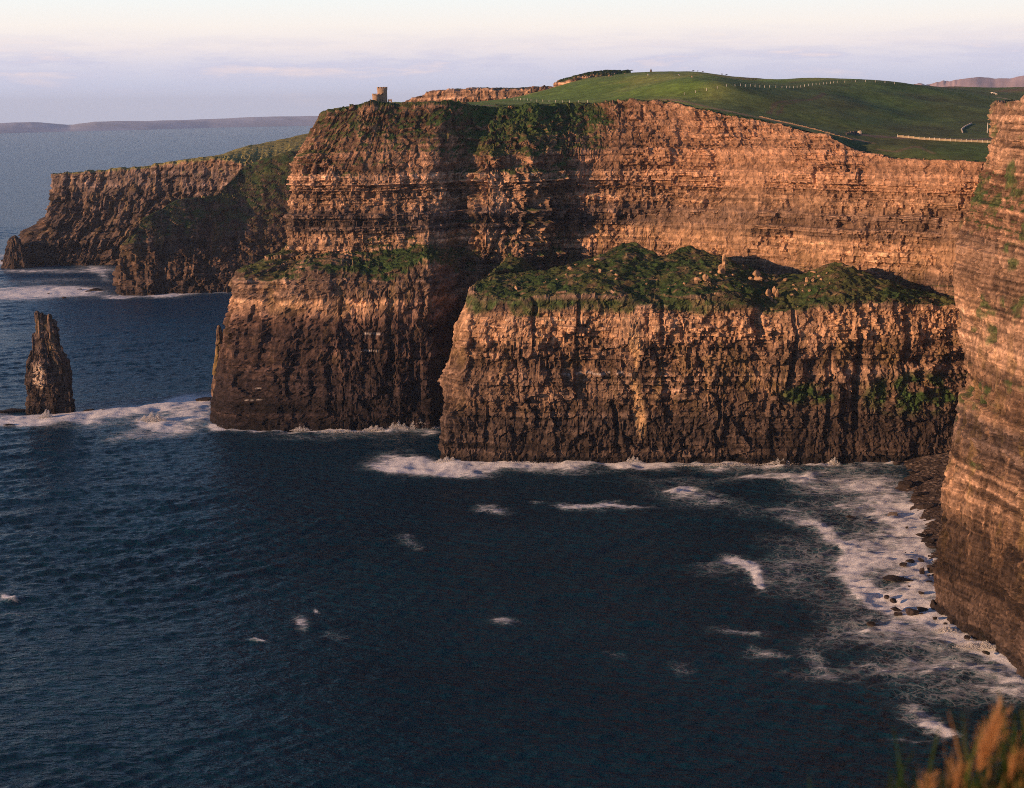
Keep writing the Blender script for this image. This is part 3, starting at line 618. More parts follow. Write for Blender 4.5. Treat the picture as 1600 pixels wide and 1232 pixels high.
# far land across the water and inland
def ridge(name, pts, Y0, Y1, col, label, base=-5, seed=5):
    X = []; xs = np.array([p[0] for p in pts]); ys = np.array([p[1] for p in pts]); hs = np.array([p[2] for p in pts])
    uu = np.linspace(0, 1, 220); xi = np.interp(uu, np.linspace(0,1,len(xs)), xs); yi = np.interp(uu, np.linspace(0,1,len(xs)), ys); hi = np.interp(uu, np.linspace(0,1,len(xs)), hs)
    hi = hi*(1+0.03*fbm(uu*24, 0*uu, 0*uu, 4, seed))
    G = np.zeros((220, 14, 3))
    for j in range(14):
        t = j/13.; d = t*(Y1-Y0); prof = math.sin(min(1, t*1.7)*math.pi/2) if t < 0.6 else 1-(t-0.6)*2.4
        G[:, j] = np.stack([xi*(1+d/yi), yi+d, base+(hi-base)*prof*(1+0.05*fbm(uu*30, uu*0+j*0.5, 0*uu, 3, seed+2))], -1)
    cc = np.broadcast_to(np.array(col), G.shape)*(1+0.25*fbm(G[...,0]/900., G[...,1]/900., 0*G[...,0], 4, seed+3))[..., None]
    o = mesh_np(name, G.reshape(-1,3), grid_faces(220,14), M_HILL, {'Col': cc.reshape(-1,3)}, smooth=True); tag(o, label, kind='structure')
M_HILL = rock_mat('distant land', 0.0, 200.0, 0.1)
def isl(px, py_shore, py_top):
    p = Wt(px, py_shore); q = P(px, py_top, p[1]+1500); return (p[0], p[1], q[2])
ridge('island_hills', [isl(-500,214,214), isl(-300,213,203), isl(-150,211,196), isl(0,209,193), isl(50,207.5,190.5), isl(110,206,196), isl(150,205,190), isl(230,203,189), isl(330,200,186.5), isl(400,198.5,182.5), isl(480,197,182), isl(600,195,180), isl(700,194,188), isl(800,193,192.5)], 0, 3500, (0.48,0.52,0.64), 'low hazy island hills across the sea')  # pale blue island colour carries part of the distance haze
ridge('inland_hills', [(V(1360,8000,0)[0],8000,195), (V(1400,8000,0)[0],8000,330), (V(1440,8000,0)[0],8000,352), (V(1490,8000,0)[0],8000,374), (V(1600,8000,0)[0],8000,378), (V(1750,8000,0)[0],8000,385), (V(2100,8000,0)[0],8000,340), (V(2400,8000,0)[0],8000,250)], 0, 2500, (0.62,0.47,0.47), 'broad bare pinkish hill far inland', base=100, seed=15)
G = np.zeros((80, 30, 3))
for i in range(80):
    for j in range(30):
        Y = 1750*(8500/1750.)**(j/29.); X = Y*(0.235+ (i/79.)*1.2)
        G[i, j] = (X, Y, 203 + 21*(j/29.)**0.8 + 3*math.sin(i*0.4+j*0.9)) 
G[:, 0, 2] = 150
x, y = G[..., 0], G[..., 1]
c = mix(np.broadcast_to(np.array([0.20,0.12,0.08]), G.shape), np.broadcast_to(np.array([0.07,0.08,0.035]), G.shape), ss(-0.1,0.3,fbm(x/400., y/250., 0*x, 4, 33)))
tag(mesh_np('inland_plain', G.reshape(-1,3), grid_faces(80,30), M_HILL, {'Col': c.reshape(-1,3)}, smooth=True), 'brown and green inland plain below the pinkish hill', kind='structure')

# ------------------------------------------------------------------ beach under the near cliff
Bp = [[Wt(1380,706,-3), Wt(1398,712,0.2), Wt(1440,709,2.5), Wt(1520,705,5), V(1640,800,9)],
      [Wt(1405,735,-3), Wt(1428,735,0.2), Wt(1455,732,2.5), Wt(1520,730,5), V(1640,760,9)],
      [Wt(1395,765,-3), Wt(1425,765,0.2), Wt(1455,765,2.0), Wt(1520,765,4), V(1640,730,9)],
      [Wt(1415,800,-3), Wt(1446,800,0.1), Wt(1468,800,1.5), Wt(1530,800,3), V(1660,690,9)],
      [Wt(1430,850,-3), Wt(1462,850,-0.3), Wt(1476,850,1.0), Wt(1540,850,3), V(1660,640,9)],
      [Wt(1450,930,-3), Wt(1472,930,-1), Wt(1482,930,0.5), Wt(1540,930,2), V(1660,600,9)]]
G, s, B, vi = loft(Bp, 0.6, [0.6,0.6,0.8,3], 3, 1, None, ref=2)
x, y = G[..., 0], G[..., 1]
G[..., 2] += 0.7*np.abs(fbm(x/2.2, y/2.2, 0*x, 3, 40)) + 0.4*fbm(x/7., y/7., 0*x, 3, 41)
c = mix(np.broadcast_to(DARK*0.8, G.shape), np.broadcast_to(np.array([0.20,0.155,0.13]), G.shape), ss(0.1,0.5,fbm(x/1.3, y/1.3, 0*x, 3, 42)+0.1*(G[...,2]-2)))
tag(mesh_np('shingle_beach', G.reshape(-1,3), grid_faces(*G.shape[:2]), M_ROCK, {'Col': c.reshape(-1,3)}), 'dark shingle beach at the foot of the near cliff', kind='structure')
#@@SEA
# ------------------------------------------------------------------ sea
BLOBS = []   # px, py, half width, half height, strength, tilt  (surveyed foam patches, turned into plan positions)
def bl(*a): BLOBS.append(a)
# between stack and headland
for a in ((40,655,70,7,1.0,0),(130,648,60,8,1.0,-.05),(200,640,55,8,1,-.12),(265,632,55,9,1,-.15),(310,624,40,9,1,-.15),(235,658,28,8,1.1,.1),(285,655,45,14,.8,-.1),(240,675,60,9,.75,-.05),(310,640,30,14,.9,0),(150,660,60,5,.7,0),(20,662,50,5,.8,0),(190,684,30,4,.5,0)): bl(*a)
# along the headland foot
for a in ((350,667,28,5,1.2,.15),(400,671,40,4,.9,0),(470,672,45,4.5,1.0,0),(540,674,40,3.5,.9,0),(600,671,50,4.5,1.1,-.05),(650,666,38,6,1.2,-.05),(670,675,20,3,.8,0),(520,682,120,4,.35,0)): bl(*a)
# terrace tip and foot
for a in ((635,722,42,13,1.1,.1),(600,736,25,7,.8,.2),(660,733,70,10,1.1,.02),(740,727,80,8,1.15,0),(840,724,90,7,1.1,0),(930,723,80,7,1.1,0),(985,720,30,6,1.2,0),(1060,724,80,5,.9,0),(1150,727,70,5,.7,0),(1215,722,30,6,1.1,0),(1285,723,25,5,1.1,0),(1360,722,60,5,.6,0),(720,741,60,6,.7,0),(870,735,80,4,.45,0)): bl(*a)
# separate breakers
for a in ((768,797,26,6,.85,-.05),(845,785,12,3,.7,0),(905,792,30,6,1.0,.05),(945,788,26,6,.8,-.2),(985,792,40,4,.7,0),(1085,772,60,12,.62,.1),(1060,765,25,4,.8,.1),(1110,786,45,5,.5,0),(1158,878,22,10,.95,.3),(1176,892,16,11,1.0,.5),(1188,905,9,7,.8,.5),(1120,890,40,8,.35,.1),(1200,880,60,16,.3,.1),(1140,880,26,6,.55,0),(1155,985,42,7,.72,.02),(1192,1016,28,6,.72,0),(1440,1118,32,14,1.0,.3),(1470,1130,20,8,.7,.2),(1420,1150,35,6,.5,0),(1270,1025,28,14,.5,.5),(785,970,16,9,.6,.3),(5,937,14,6,1.3,0),(400,1003,17,3.5,1.0,.1),(468,968,10,9,.5,.6),(525,990,22,12,.4,.2),(488,956,6,3,.8,.4),(640,845,16,7,.5,.4),(1065,1035,18,6,.45,0),(955,1030,18,5,.35,.3),(15,962,22,4,.5,0),(150,970,30,5,.0,0)): bl(*a)
# the boiling bay on the right
for a in ((1340,860,30,30,.5,0),(1420,930,60,30,.5,0),(1350,940,50,20,.4,0),(1250,850,60,18,.4,.1),(1380,820,60,20,.4,0),(1290,760,70,12,.35,0),(1480,940,20,30,.7,0),(1190,742,60,7,.7,0),(1250,745,30,7,.95,0),(1320,735,80,8,.55,0),(1400,722,50,8,.55,0),(1330,760,80,14,.5,.05),(1390,760,60,16,.65,.1),(1300,790,70,14,.42,0),(1370,790,55,18,.62,0),(1420,800,40,22,.7,0),(1270,815,45,12,.85,.25),(1310,840,35,12,.75,.5),(1326,872,16,20,.7,.0),(1336,900,18,16,.7,.4),(1356,922,24,14,.75,.5),(1375,938,30,14,.9,.5),(1400,850,60,30,.68,0),(1440,840,30,40,.75,0),(1380,880,60,26,.62,0),(1440,900,36,30,.75,0),(1270,880,70,24,.36,0),(1250,920,70,20,.30,.1),(1420,950,50,20,.72,.1),(1470,970,60,18,.75,.35),(1530,1000,70,14,.95,.4),(1590,1025,50,14,1.1,.3),(1450,1000,80,18,.55,.2),(1360,980,70,20,.45,.1),(1330,1000,80,18,.4,.1),(1530,1040,90,18,.5,.2),(1600,1060,80,24,.45,.1),(1480,1050,80,20,.38,0),(1420,1040,60,14,.42,0),(1300,1045,80,14,.3,0),(1500,985,30,8,1.1,.5),(1560,1012,40,8,1.2,.3),(1470,1080,90,20,.3,0),(1560,1090,80,20,.3,0),(1180,800,50,10,.3,0),(1050,750,80,6,.3,0)): bl(*a)
# far shore
for a in ((60,455,75,9,1.05,0),(20,462,60,7,1,0),(120,455,45,8,1,0),(0,440,60,4,.4,0),(70,423,100,4,.75,0),(150,418,30,4,.7,.1),(15,410,20,3,.9,0),(160,430,12,8,.7,.5),(100,437,60,4,.45,0),(190,464,30,2.6,.9,0),(250,463,35,2.6,1.0,0),(290,459,30,2.4,1.0,-.05),(340,457,30,1.8,.8,0),(-60,455,60,10,.8,0),(5,400,14,3,.8,0),(0,410,10,5,.9,0)): bl(*a)
blobs = []
for (px, py, rx, ry, st, ti) in BLOBS:
    c0 = np.array(Wt(px, py)[:2]); ax = (np.array(Wt(px+rx, py+ti*rx)[:2])-c0); ay = (np.array(Wt(px, py-ry)[:2])-c0)
    Mi = np.linalg.inv(np.stack([ax, ay], 1)); blobs.append((c0, Mi, st))
ny, nx = 980, 820
t = np.linspace(0, 1, ny)
Yr = np.where(t < 0.88, 300*(2600/300.)**(t/0.88)**0.93, 0)
Yr = np.where(t >= 0.88, 2600*(30000/2600.)**((t-0.88)/0.12), Yr)
tw = np.linspace(-1, 1, nx); tw = 0.42*(0.75*tw+0.25*tw**3)/1.0
X = Yr[None]*tw[:, None]*1.6; Y = np.broadcast_to(Yr[None], X.shape)
rs = np.random.RandomState(3); zz = np.zeros_like(X)
for q in range(46):
    wl = 3.6*(42/3.6)**(rs.rand()**1.5); th = R(-72)+rs.randn()*0.45; k = 2*math.pi/wl; amp = 0.0125*wl**0.75*(1+0.9*math.exp(-((wl-8)/5.)**2))
    ph = k*(X*math.cos(th)+Y*math.sin(th)) + rs.rand()*6.28 + 1.3*vn(X/90., Y/90., 0*X, 60+q)
    fade = 1/(1+(Y*0.0028/wl)**4)
    zz += amp*fade*(1-np.abs(np.sin(ph/2)))*2 - amp*fade
for wl, th, amp in ((34,-1.15,0.30),(47,-1.32,0.34),(26,-0.98,0.20)):
    ph = 2*math.pi/wl*(X*math.cos(th)+Y*math.sin(th))+2.2*fbm(X/120., Y/120., 0*X, 2, int(wl)); zz += amp*np.sin(ph)*(0.4+0.9*ss(-0.4,0.4,vn(X/130.,Y/70.,0*X,int(wl)+1)))*ss(3500,1500,Y)
wm = 0.75+0.5*vn(X/160., Y/160., 0*X, 4)
zz *= wm*0.9
foam = np.zeros_like(X)
wx = X + 4*fbm(X/16., Y/16., 0*X, 3, 21); wy = Y + 9*fbm(X/16.+40, Y/16., 0*X, 3, 22)
for c0, Mi, st in blobs:
    dx, dy = wx-c0[0], wy-c0[1]
    u = Mi[0,0]*dx+Mi[0,1]*dy; v = Mi[1,0]*dx+Mi[1,1]*dy; r2 = u*u+v*v
    foam = np.maximum(foam, st*np.exp(-r2**1.25*0.75)) if False else foam + st*np.exp(-(r2**1.3)*0.8)*(1-0.6*np.clip(foam,0,1))
foam = np.clip(foam, 0, 1.25)
sw = fbm(X/11., Y/17., 0*X, 4, 31)
zz += np.clip(foam, 0, 1)*(0.5+1.1*sw)*ss(3000, 1200, Y)
zz = zz*ss(9000, 2500, Y) 
G = np.stack([X, Y, zz], -1)
m = bpy.data.materials.new('sea water'); m.use_nodes = True; t_ = m.node_tree; b = t_.nodes['Principled BSDF']; out = t_.nodes['Material Output']
g = nd(t_, 'ShaderNodeNewGeometry'); at_ = nd(t_, 'ShaderNodeAttribute', attribute_name='foam')
def noi(scale, det, rough, sc=(1,1,1), rot=0, dist=0.0):
    mp = nd(t_, 'ShaderNodeMapping'); mp.inputs['Scale'].default_value = sc; mp.inputs['Rotation'].default_value = (0,0,rot); t_.links.new(g.outputs['Position'], mp.inputs[0])
    n = nd(t_, 'ShaderNodeTexNoise'); n.inputs['Scale'].default_value = scale; n.inputs['Detail'].default_value = det; n.inputs['Roughness'].default_value = rough; n.inputs['Distortion'].default_value = dist
    t_.links.new(mp.outputs[0], n.inputs[0]); return n.outputs[0]
w1 = noi(0.27, 4, 0.60, (0.42,1.0,0.3), 0.22)
w2 = noi(0.03, 3, 0.5, (0.6,1,1), 0.2)
h = mth(t_, 'ADD', w1, mth(t_, 'MULTIPLY', w2, 0.6))
bp = nd(t_, 'ShaderNodeBump'); bp.inputs['Strength'].default_value = 1.0; bp.inputs['Distance'].default_value = 3.0; t_.links.new(h, bp.inputs['Height'])
t_.links.new(bp.outputs[0], b.inputs['Normal'])
wc = ramp(t_, noi(0.012, 4, 0.6, (0.7,1,1)), [(0.35,(0.002,0.020,0.034)),(0.65,(0.003,0.032,0.052))])
sy_ = nd(t_, 'ShaderNodeSeparateXYZ'); t_.links.new(g.outputs['Position'], sy_.inputs[0])
far_blue = ramp(t_, mth(t_, 'DIVIDE', sy_.outputs[1], 6000.0, clamp=True), [(0.1,0.0),(0.3,0.7),(1.0,1.0)])
wc = mixc(t_, far_blue, wc, (0.008,0.055,0.150))  # blue of the reflected sky put into the base colour far out
aer = mth(t_, 'MULTIPLY', ramp(t_, at_.outputs['Fac'], [(0.05,0.0),(0.9,1.0)]), 0.5)
wc = mixc(t_, aer, wc, (0.10,0.20,0.22))
t_.links.new(wc, b.inputs['Base Color']); b.inputs['Roughness'].default_value = 0.24; b.inputs['IOR'].default_value = 1.33; t_.links.new(ramp(t_, mth(t_, 'DIVIDE', sy_.outputs[1], 6000.0, clamp=True), [(0.10,0.36),(0.22,0.26),(0.5,0.15),(1.0,0.10)]), b.inputs['Specular IOR Level']); b.inputs['Specular Tint'].default_value = (0.55,0.80,1.0,1)
fb = nd(t_, 'ShaderNodeBsdfDiffuse'); fb.inputs[0].default_value = (0.84,0.85,0.88,1)
bp2 = nd(t_, 'ShaderNodeBump'); bp2.inputs['Strength'].default_value = 0.7; bp2.inputs['Distance'].default_value = 1.5
st1 = noi(0.24, 12, 0.80, (0.45,1.0,1), 0.2, 0.5); st2 = noi(0.05, 6, 0.65, (0.4,1.0,1), -0.2, 1.2)
t_.links.new(st1, bp2.inputs['Height']); t_.links.new(bp2.outputs[0], fb.inputs['Normal'])
# lacework: foam thins into nets of threads, torn along the wind
def lace(scale, warp, sc):
    mp = nd(t_, 'ShaderNodeMapping'); mp.inputs['Scale'].default_value = sc; mp.inputs['Rotation'].default_value = (0,0,0.15)
    wn = nd(t_, 'ShaderNodeTexNoise'); wn.inputs['Scale'].default_value = scale*0.9; wn.inputs['Detail'].default_value = 4; t_.links.new(g.outputs['Position'], wn.inputs[0])
    va = nd(t_, 'ShaderNodeVectorMath', operation='MULTIPLY_ADD'); t_.links.new(wn.outputs['Color'], va.inputs[0]); va.inputs[1].default_value = (warp,warp,0); t_.links.new(g.outputs['Position'], va.inputs[2])
    t_.links.new(va.outputs[0], mp.inputs[0]); v = nd(t_, 'ShaderNodeTexVoronoi'); v.feature = 'DISTANCE_TO_EDGE'; v.inputs['Scale'].default_value = scale; t_.links.new(mp.outputs[0], v.inputs[0])
    return v.outputs['Distance']
l1 = lace(0.16, 9.0, (0.6,1,0.0)); l2 = lace(0.42, 4.0, (0.7,1,0.0))
F_ = at_.outputs['Fac']
soft = mth(t_, 'ADD', mth(t_, 'MULTIPLY', F_, 0.80), mth(t_, 'SUBTRACT', mth(t_, 'ADD', mth(t_, 'MULTIPLY', st1, 1.7), mth(t_, 'MULTIPLY', st2, 1.0)), 1.76))
sm_ = nd(t_, 'ShaderNodeMapRange'); sm_.interpolation_type = 'SMOOTHERSTEP'; sm_.inputs[1].default_value = -0.08; sm_.inputs[2].default_value = 0.44; t_.links.new(soft, sm_.inputs[0])
def thread(l, w0, gain, bias):
    wid = mth(t_, 'MULTIPLY', mth(t_, 'ADD', mth(t_, 'MULTIPLY', F_, gain), mth(t_, 'MULTIPLY', mth(t_, 'SUBTRACT', st2, bias), gain*1.6)), w0, clamp=True)
    d = mth(t_, 'SUBTRACT', 1.0, mth(t_, 'DIVIDE', l, mth(t_, 'ADD', wid, 0.0005)), clamp=True); return mth(t_, 'MULTIPLY', d, mth(t_, 'MULTIPLY', F_, 1.6, clamp=True))
th_ = mth(t_, 'MAXIMUM', thread(l1, 0.16, 1.0, 0.50), thread(l2, 0.16, 1.0, 0.52))
fm1 = mth(t_, 'MAXIMUM', sm_.outputs[0], mth(t_, 'MULTIPLY', th_, 0.38))
fm2 = mth(t_, 'MULTIPLY', fm1, ramp(t_, F_, [(0.02,0.0),(0.10,1.0)]))
ms = nd(t_, 'ShaderNodeMixShader'); t_.links.new(fm2, ms.inputs[0]); t_.links.new(b.outputs[0], ms.inputs[1]); t_.links.new(fb.outputs[0], ms.inputs[2]); t_.links.new(ms.outputs[0], out.inputs[0])
o = mesh_np('sea', G.reshape(-1,3), grid_faces(nx, ny), m, {'foam': foam.ravel()}, smooth=True); tag(o, 'dark blue sea with wind ripples and foam', kind='structure')

# ------------------------------------------------------------------ sea haze
hz = bpy.data.materials.new('haze'); hz.use_nodes = True; t_ = hz.node_tree; t_.nodes.clear()
pv = nd(t_, 'ShaderNodeVolumePrincipled'); pv.inputs['Color'].default_value = (0.62,0.76,1.0,1); pv.inputs['Density'].default_value = HAZE; pv.inputs['Anisotropy'].default_value = 0.0
t_.links.new(pv.outputs[0], nd(t_, 'ShaderNodeOutputMaterial').inputs['Volume'])
a, bq, c0, c1 = 30500., 31500., -14., 520.
v = [(x, y, z) for z in (c0, c1) for x, y in ((-a,-600),(a,-600),(a,bq),(-a,bq))]
o = mesh_np('haze', v, [(3,2,1,0),(4,5,6,7),(0,1,5,4),(1,2,6,5),(2,3,7,6),(3,0,4,7)], hz); tag(o, 'thin evening haze over the sea', kind='stuff')

# ------------------------------------------------------------------ placing things on the built ground
def proj(G):
    x, y, z = G[..., 0], G[..., 1], G[..., 2]-CAM_Z
    f = y*cp - z*sp; a = FPX*x/f; b = FPX*(y*sp+z*cp)/f
    return 800+a*cr-b*sr, 616-(a*sr+b*cr)
def snap(G, px, py, pr=None, front=True):
    u, v = pr if pr is not None else proj(G)
    d = np.hypot(u-px, v-py) + (G[..., 1]*0.002 if front else 0)
    i = np.unravel_index(np.argmin(d), d.shape); return np.array(G[i], float)
PF = proj(FIELD)
LAND = bpy.context.evaluated_depsgraph_get() if False else None
from mathutils.bvhtree import BVHTree
def tree(names):
    V_, F_ = [], []
    for nme in names:
        me = bpy.data.objects[nme].data; k = len(V_)
        co = np.empty(len(me.vertices)*3, F32); me.vertices.foreach_get('co', co); V_ += co.reshape(-1,3).tolist()
        ix = np.empty(len(me.loops), np.int32); me.loops.foreach_get('vertex_index', ix); F_ += (ix.reshape(-1,4)+k).tolist()
    return BVHTree.FromPolygons(V_, F_)
T_TOP = tree(['pasture_hills','headland_cliff']); T_F = tree(['pasture_hills'])
def ground(x, y, top=500, T=None):
    h = (T or T_TOP).ray_cast(Vector((x, y, top)), Vector((0,0,-1))); return h[0].z if h[0] else 0.0
def hitpx(px, py, T):
    d = Vector(ray(px, py)).normalized(); h = T.ray_cast(Vector((0,0,CAM_Z)), d); return h[0]
def at_ground(px, py, Y, T=None):
    x = P(px, py, Y)[0]; return Vector((x, Y, ground(x, Y, T=T)))
def fsnap(px, py):
    for k in range(0, 30):
        h = hitpx(px, py+k*0.25, T_F)
        if h: return h
    return Vector(snap(FIELD, px, py, PF))
def edge_at(px, py):
    """the visible top point near that bearing"""
    for k in range(0, 16):
        h = hitpx(px, py+k*0.5, T_TOP)
        if h: return h + Vector((0, 1.0, 0))
    return Vector(P(px, py, 1000))

# simple mesh bag
class MB:
    def __init__(s): s.v = []; s.f = []
    def box(s, c, d, rz=0, taper=1.0):
        k = len(s.v); ca, sa = math.cos(rz), math.sin(rz)
        for zz in (-1,1):
            tt = taper if zz > 0 else 1
            for xx, yy in ((-1,-1),(1,-1),(1,1),(-1,1)):
                px, py = xx*d[0]/2*tt, yy*d[1]/2*tt; s.v.append((c[0]+px*ca-py*sa, c[1]+px*sa+py*ca, c[2]+zz*d[2]/2))
        s.f += [[k+i for i in q] for q in ((3,2,1,0),(4,5,6,7),(0,1,5,4),(1,2,6,5),(2,3,7,6),(3,0,4,7))]
    def ring(s, c, prof, n=28, a0=0, a1=2*math.pi):
        """surface of revolution, prof = [(r, z)]"""
        k = len(s.v); m = len(prof)
        for i in range(n):
            a = a0+(a1-a0)*i/n
            for r, z in prof: s.v.append((c[0]+r*math.cos(a), c[1]+r*math.sin(a), c[2]+z))
        for i in range(n):
            for j in range(m-1):
                i2 = (i+1) % n; s.f.append([k+i*m+j, k+i2*m+j, k+i2*m+j+1, k+i*m+j+1])
    def build(s, name, mat, parent=None, loc=None, smooth=False):
        me = bpy.data.meshes.new(name); me.from_pydata(s.v, [], s.f); me.update()
        if smooth: me.polygons.foreach_set('use_smooth', [True]*len(s.f))
        if mat: me.materials.append(mat)
        o = bpy.data.objects.new(name, me); S.collection.objects.link(o)
        if parent: o.parent = parent
        if loc is not None: o.location = loc
        return o
def empty(name, loc, label, cat, group=None, rz=0):
    o = bpy.data.objects.new(name, None); S.collection.objects.link(o); o.location = loc; o.rotation_euler = (0,0,rz); o.empty_display_size = 0.5
    return tag(o, label, cat, group)

# ------------------------------------------------------------------ the round tower
M_STONE = flat_mat('tower masonry', (0.30,0.20,0.13), 0.9, 0.35, 1.3, 0.6)
M_DARKHOLE = flat_mat('dark opening', (0.012,0.010,0.010), 0.9, 0.1, 2, 0)
M_WALL = flat_mat('dry stone', (0.14,0.11,0.09), 0.95, 0.4, 1.5, 0.6)
tb = at_ground(595, 167, 1018)
tw_ = empty('stone_tower', tb, 'round battlemented stone tower with a lower drum, standing on the headland top', 'tower')
def drum(r, h, name, loc, merl=9):
    m = MB(); m.ring((0,0,0), [(r*1.04,-2.5),(r*1.03,0),(r,1),(r*0.985,h*0.8),(r*0.985,h*0.83),(r*1.06,h*0.86),(r*1.06,h*0.93),(r*0.86,h*0.93),(r*0.86,h*0.80),(0.02,h*0.80)], 32)
    for i in range(merl):
        a = 2*math.pi*(i+0.3)/merl; m.box((math.cos(a)*r*0.96, math.sin(a)*r*0.96, h*0.93+0.03+h*0.035), (r*0.2, r*0.40, h*0.07+0.1), a)
    return m.build(name, M_STONE, tw_, loc)
main = drum(3.5, 13.2, 'main_drum', (1.2, 1.0, 0))
lowd = drum(2.75, 8.6, 'side_drum', (-2.9, -2.0, 0), 7)
for z in (4.2, 8.4):
    m = MB(); m.box((0,0,0), (0.5,0.12,1.5)); m.build('window', M_DARKHOLE, main, (0.5, -3.47, z))
m = MB(); m.box((0,0,0), (0.45,0.12,1.3)); m.build('window', M_DARKHOLE, lowd, (0.7, -2.68, 4.0))
m = MB(); m.box((-0.95,0,1.6), (0.7,2.2,5.4)); m.box((0.95,0,1.6), (0.7,2.2,5.4)); m.box((0,0,3.75), (1.21,2.2,1.1))
for q in (-1.1,-0.35,0.4,1.1): m.box((q,-0.8,4.58), (0.4,0.4,0.56))
m.build('gate_block', M_STONE, tw_, (6.6, 0.5, 0))
def wall_line(name, pts, w, h, mat, label, cat='wall', jag=0.12, seg=1.6, cap=None, down=0.8):
    o = empty(name, pts[0], label, cat) if cap else None
    m = MB(); org = Vector(pts[0])
    for a, b in zip(pts[:-1], pts[1:]):
        a, b = Vector(a), Vector(b); L_ = (b-a).length; n = max(1, int(L_/seg)); an = math.atan2(b.y-a.y, b.x-a.x)
        for i in range(n):
            p = a.lerp(b, (i+0.5)/n)-org; hh = h*(1+random.uniform(-jag, jag)); m.box((p.x, p.y, p.z+hh/2-down/2), (L_/n*1.0+random.uniform(0.01,0.05), w*(1+random.uniform(-jag,jag)), hh+down), an+random.uniform(-.03,.03), 0.92)
    if not cap:
        q = m.build(name, mat, None, org); return tag(q, label, cat)
    m.build('wall', mat, o); return o
pts = [at_ground(px, 165, 1045) for px in (613,625,640,655,668)]
wall_line('low_wall', pts, 0.7, 1.5, M_WALL, 'low dark wall running right from the foot of the round tower')
pts = [edge_at(px, py) for px, py in ((1187,183),(1212,189),(1240,195),(1262,200),(1285,206),(1305,212),(1325,217),(1338,222))]
wall_line('low_wall', pts, 0.9, 0.75, flat_mat('pale flagstone', (0.20,0.14,0.09), 0.9, 0.3, 1.2, 0.5), 'pale low wall following the rim of the orange cliff beside the path', jag=0.3)
pts = [fsnap(px, py) for px, py in ((1322,211),(1327,209.5),(1333,208.5),(1339,208))]
wall_line('low_wall', [Vector(p) for p in pts], 0.6, 1.3, M_WALL, 'short dark wall with pale stones beside the cream boulder', jag=0.4)
pts = [fsnap(px, py) for px, py in ((1504,208),(1502,203),(1509,198),(1518,194))]
wall_line('low_wall', [Vector(p) for p in pts], 0.6, 0.9, flat_mat('grey wall stone', (0.33,0.30,0.29), 0.9, 0.3, 1.2, 0.5), 'thin grey bent wall climbing the shaded hillside left of the white pole')
# flagstone fence beside the viewing path
M_FLAG = flat_mat('flagstone', (0.30,0.24,0.15), 0.85, 0.2, 0.8, 0.3); M_POST = flat_mat('white post paint', (0.70,0.66,0.58), 0.7, 0.1, 3, 0)
fp = [Vector(fsnap(px, py)) for px, py in ((1402,214.5),(1420,216),(1436,218),(1460,219.5),(1485,221),(1510,222),(1535,223),(1560,224),(1600,225))]
fe = empty('flagstone_fence', fp[0], 'long pale flagstone fence with upright posts along the viewing path', 'fence')
for a, b in zip(fp[:-1], fp[1:]):
    d_ = b-a; an = math.atan2(d_.y, d_.x); n = max(2, round(d_.length/3.2))
    for i in range(n):
        p = a.lerp(b, (i+0.5)/n)-fp[0]; m = MB(); m.box((0,0,0.55), (d_.length/n*0.93, 0.08, 1.5), an); q = m.build('panel', M_FLAG, fe, p)
        p = a.lerp(b, i/n)-fp[0]; m = MB(); m.box((0,-0.08,0.7), (0.22,0.2,2.0), an); m.build('post', M_POST, fe, p)
def post_fence(pl, n, label):
    X = [Vector(fsnap(px, py)) for px, py in pl]; acc = [0]
    for a, b in zip(X[:-1], X[1:]): acc.append(acc[-1]+(b-a).length)
    f = empty('post_fence', X[0], label, 'fence')
    m = MB(); m.box((0,0,0.8), (0.24,0.24,1.9), 0, 0.8); src = None; tops = []
    for i in range(n):
        t = acc[-1]*i/(n-1); k = max(j for j in range(len(X)-1) if acc[j] <= t+1e-6); u = (t-acc[k])/(acc[k+1]-acc[k]); p = X[k].lerp(X[k+1], u)
        p.z = ground(p.x, p.y); p -= X[0]; tops.append(p)
        if src is None: src = m.build('post', M_POST, f, p)
        else:
            q = src.copy(); S.collection.objects.link(q); q.parent = f; q.location = p; q.rotation_euler = (random.uniform(-.06,.06), random.uniform(-.06,.06), random.random())
    w = MB()
    for a, b in zip(tops[:-1], tops[1:]):
        for hz_ in (0.7, 1.3):
            c_ = (a+b)/2; d_ = b-a; k = len(w.v); 
            for e in (a, b):
                for dz in (-0.02, 0.02): w.v.append((e.x, e.y, e.z+hz_+dz))
            for e in (a, b):
                for dz in (-0.02, 0.02): w.v.append((e.x, e.y+0.04, e.z+hz_+dz))
            w.f += [[k,k+2,k+3,k+1],[k+4,k+5,k+7,k+6],[k,k+4,k+6,k+2],[k+1,k+3,k+7,k+5]]
    w.build('wire', M_WALL, f)
post_fence([(803,157),(830,158.5),(860,160),(890,161),(918,160.5)], 14, 'row of white fence posts on the pale green slope just behind the cliff path')
post_fence([(1069,148.5),(1082,146),(1100,143),(1125,138),(1150,135.5),(1175,136),(1200,137),(1225,138),(1250,137),(1280,133),(1310,129.5),(1345,128.5),(1372,129),(1398,132)], 36, 'long row of white fence posts following the crest above the shaded field')
p = Vector(fsnap(1542.5, 208)); m = MB(); m.ring((0,0,0), [(0.02,-0.5),(0.22,-0.5),(0.2,3.5),(0.14,7.0),(0.02,7.05)], 10)
o = m.build('pole', M_POST, None, p); tag(o, 'tall plain white pole on the dark slope close to the near cliff top', 'pole')

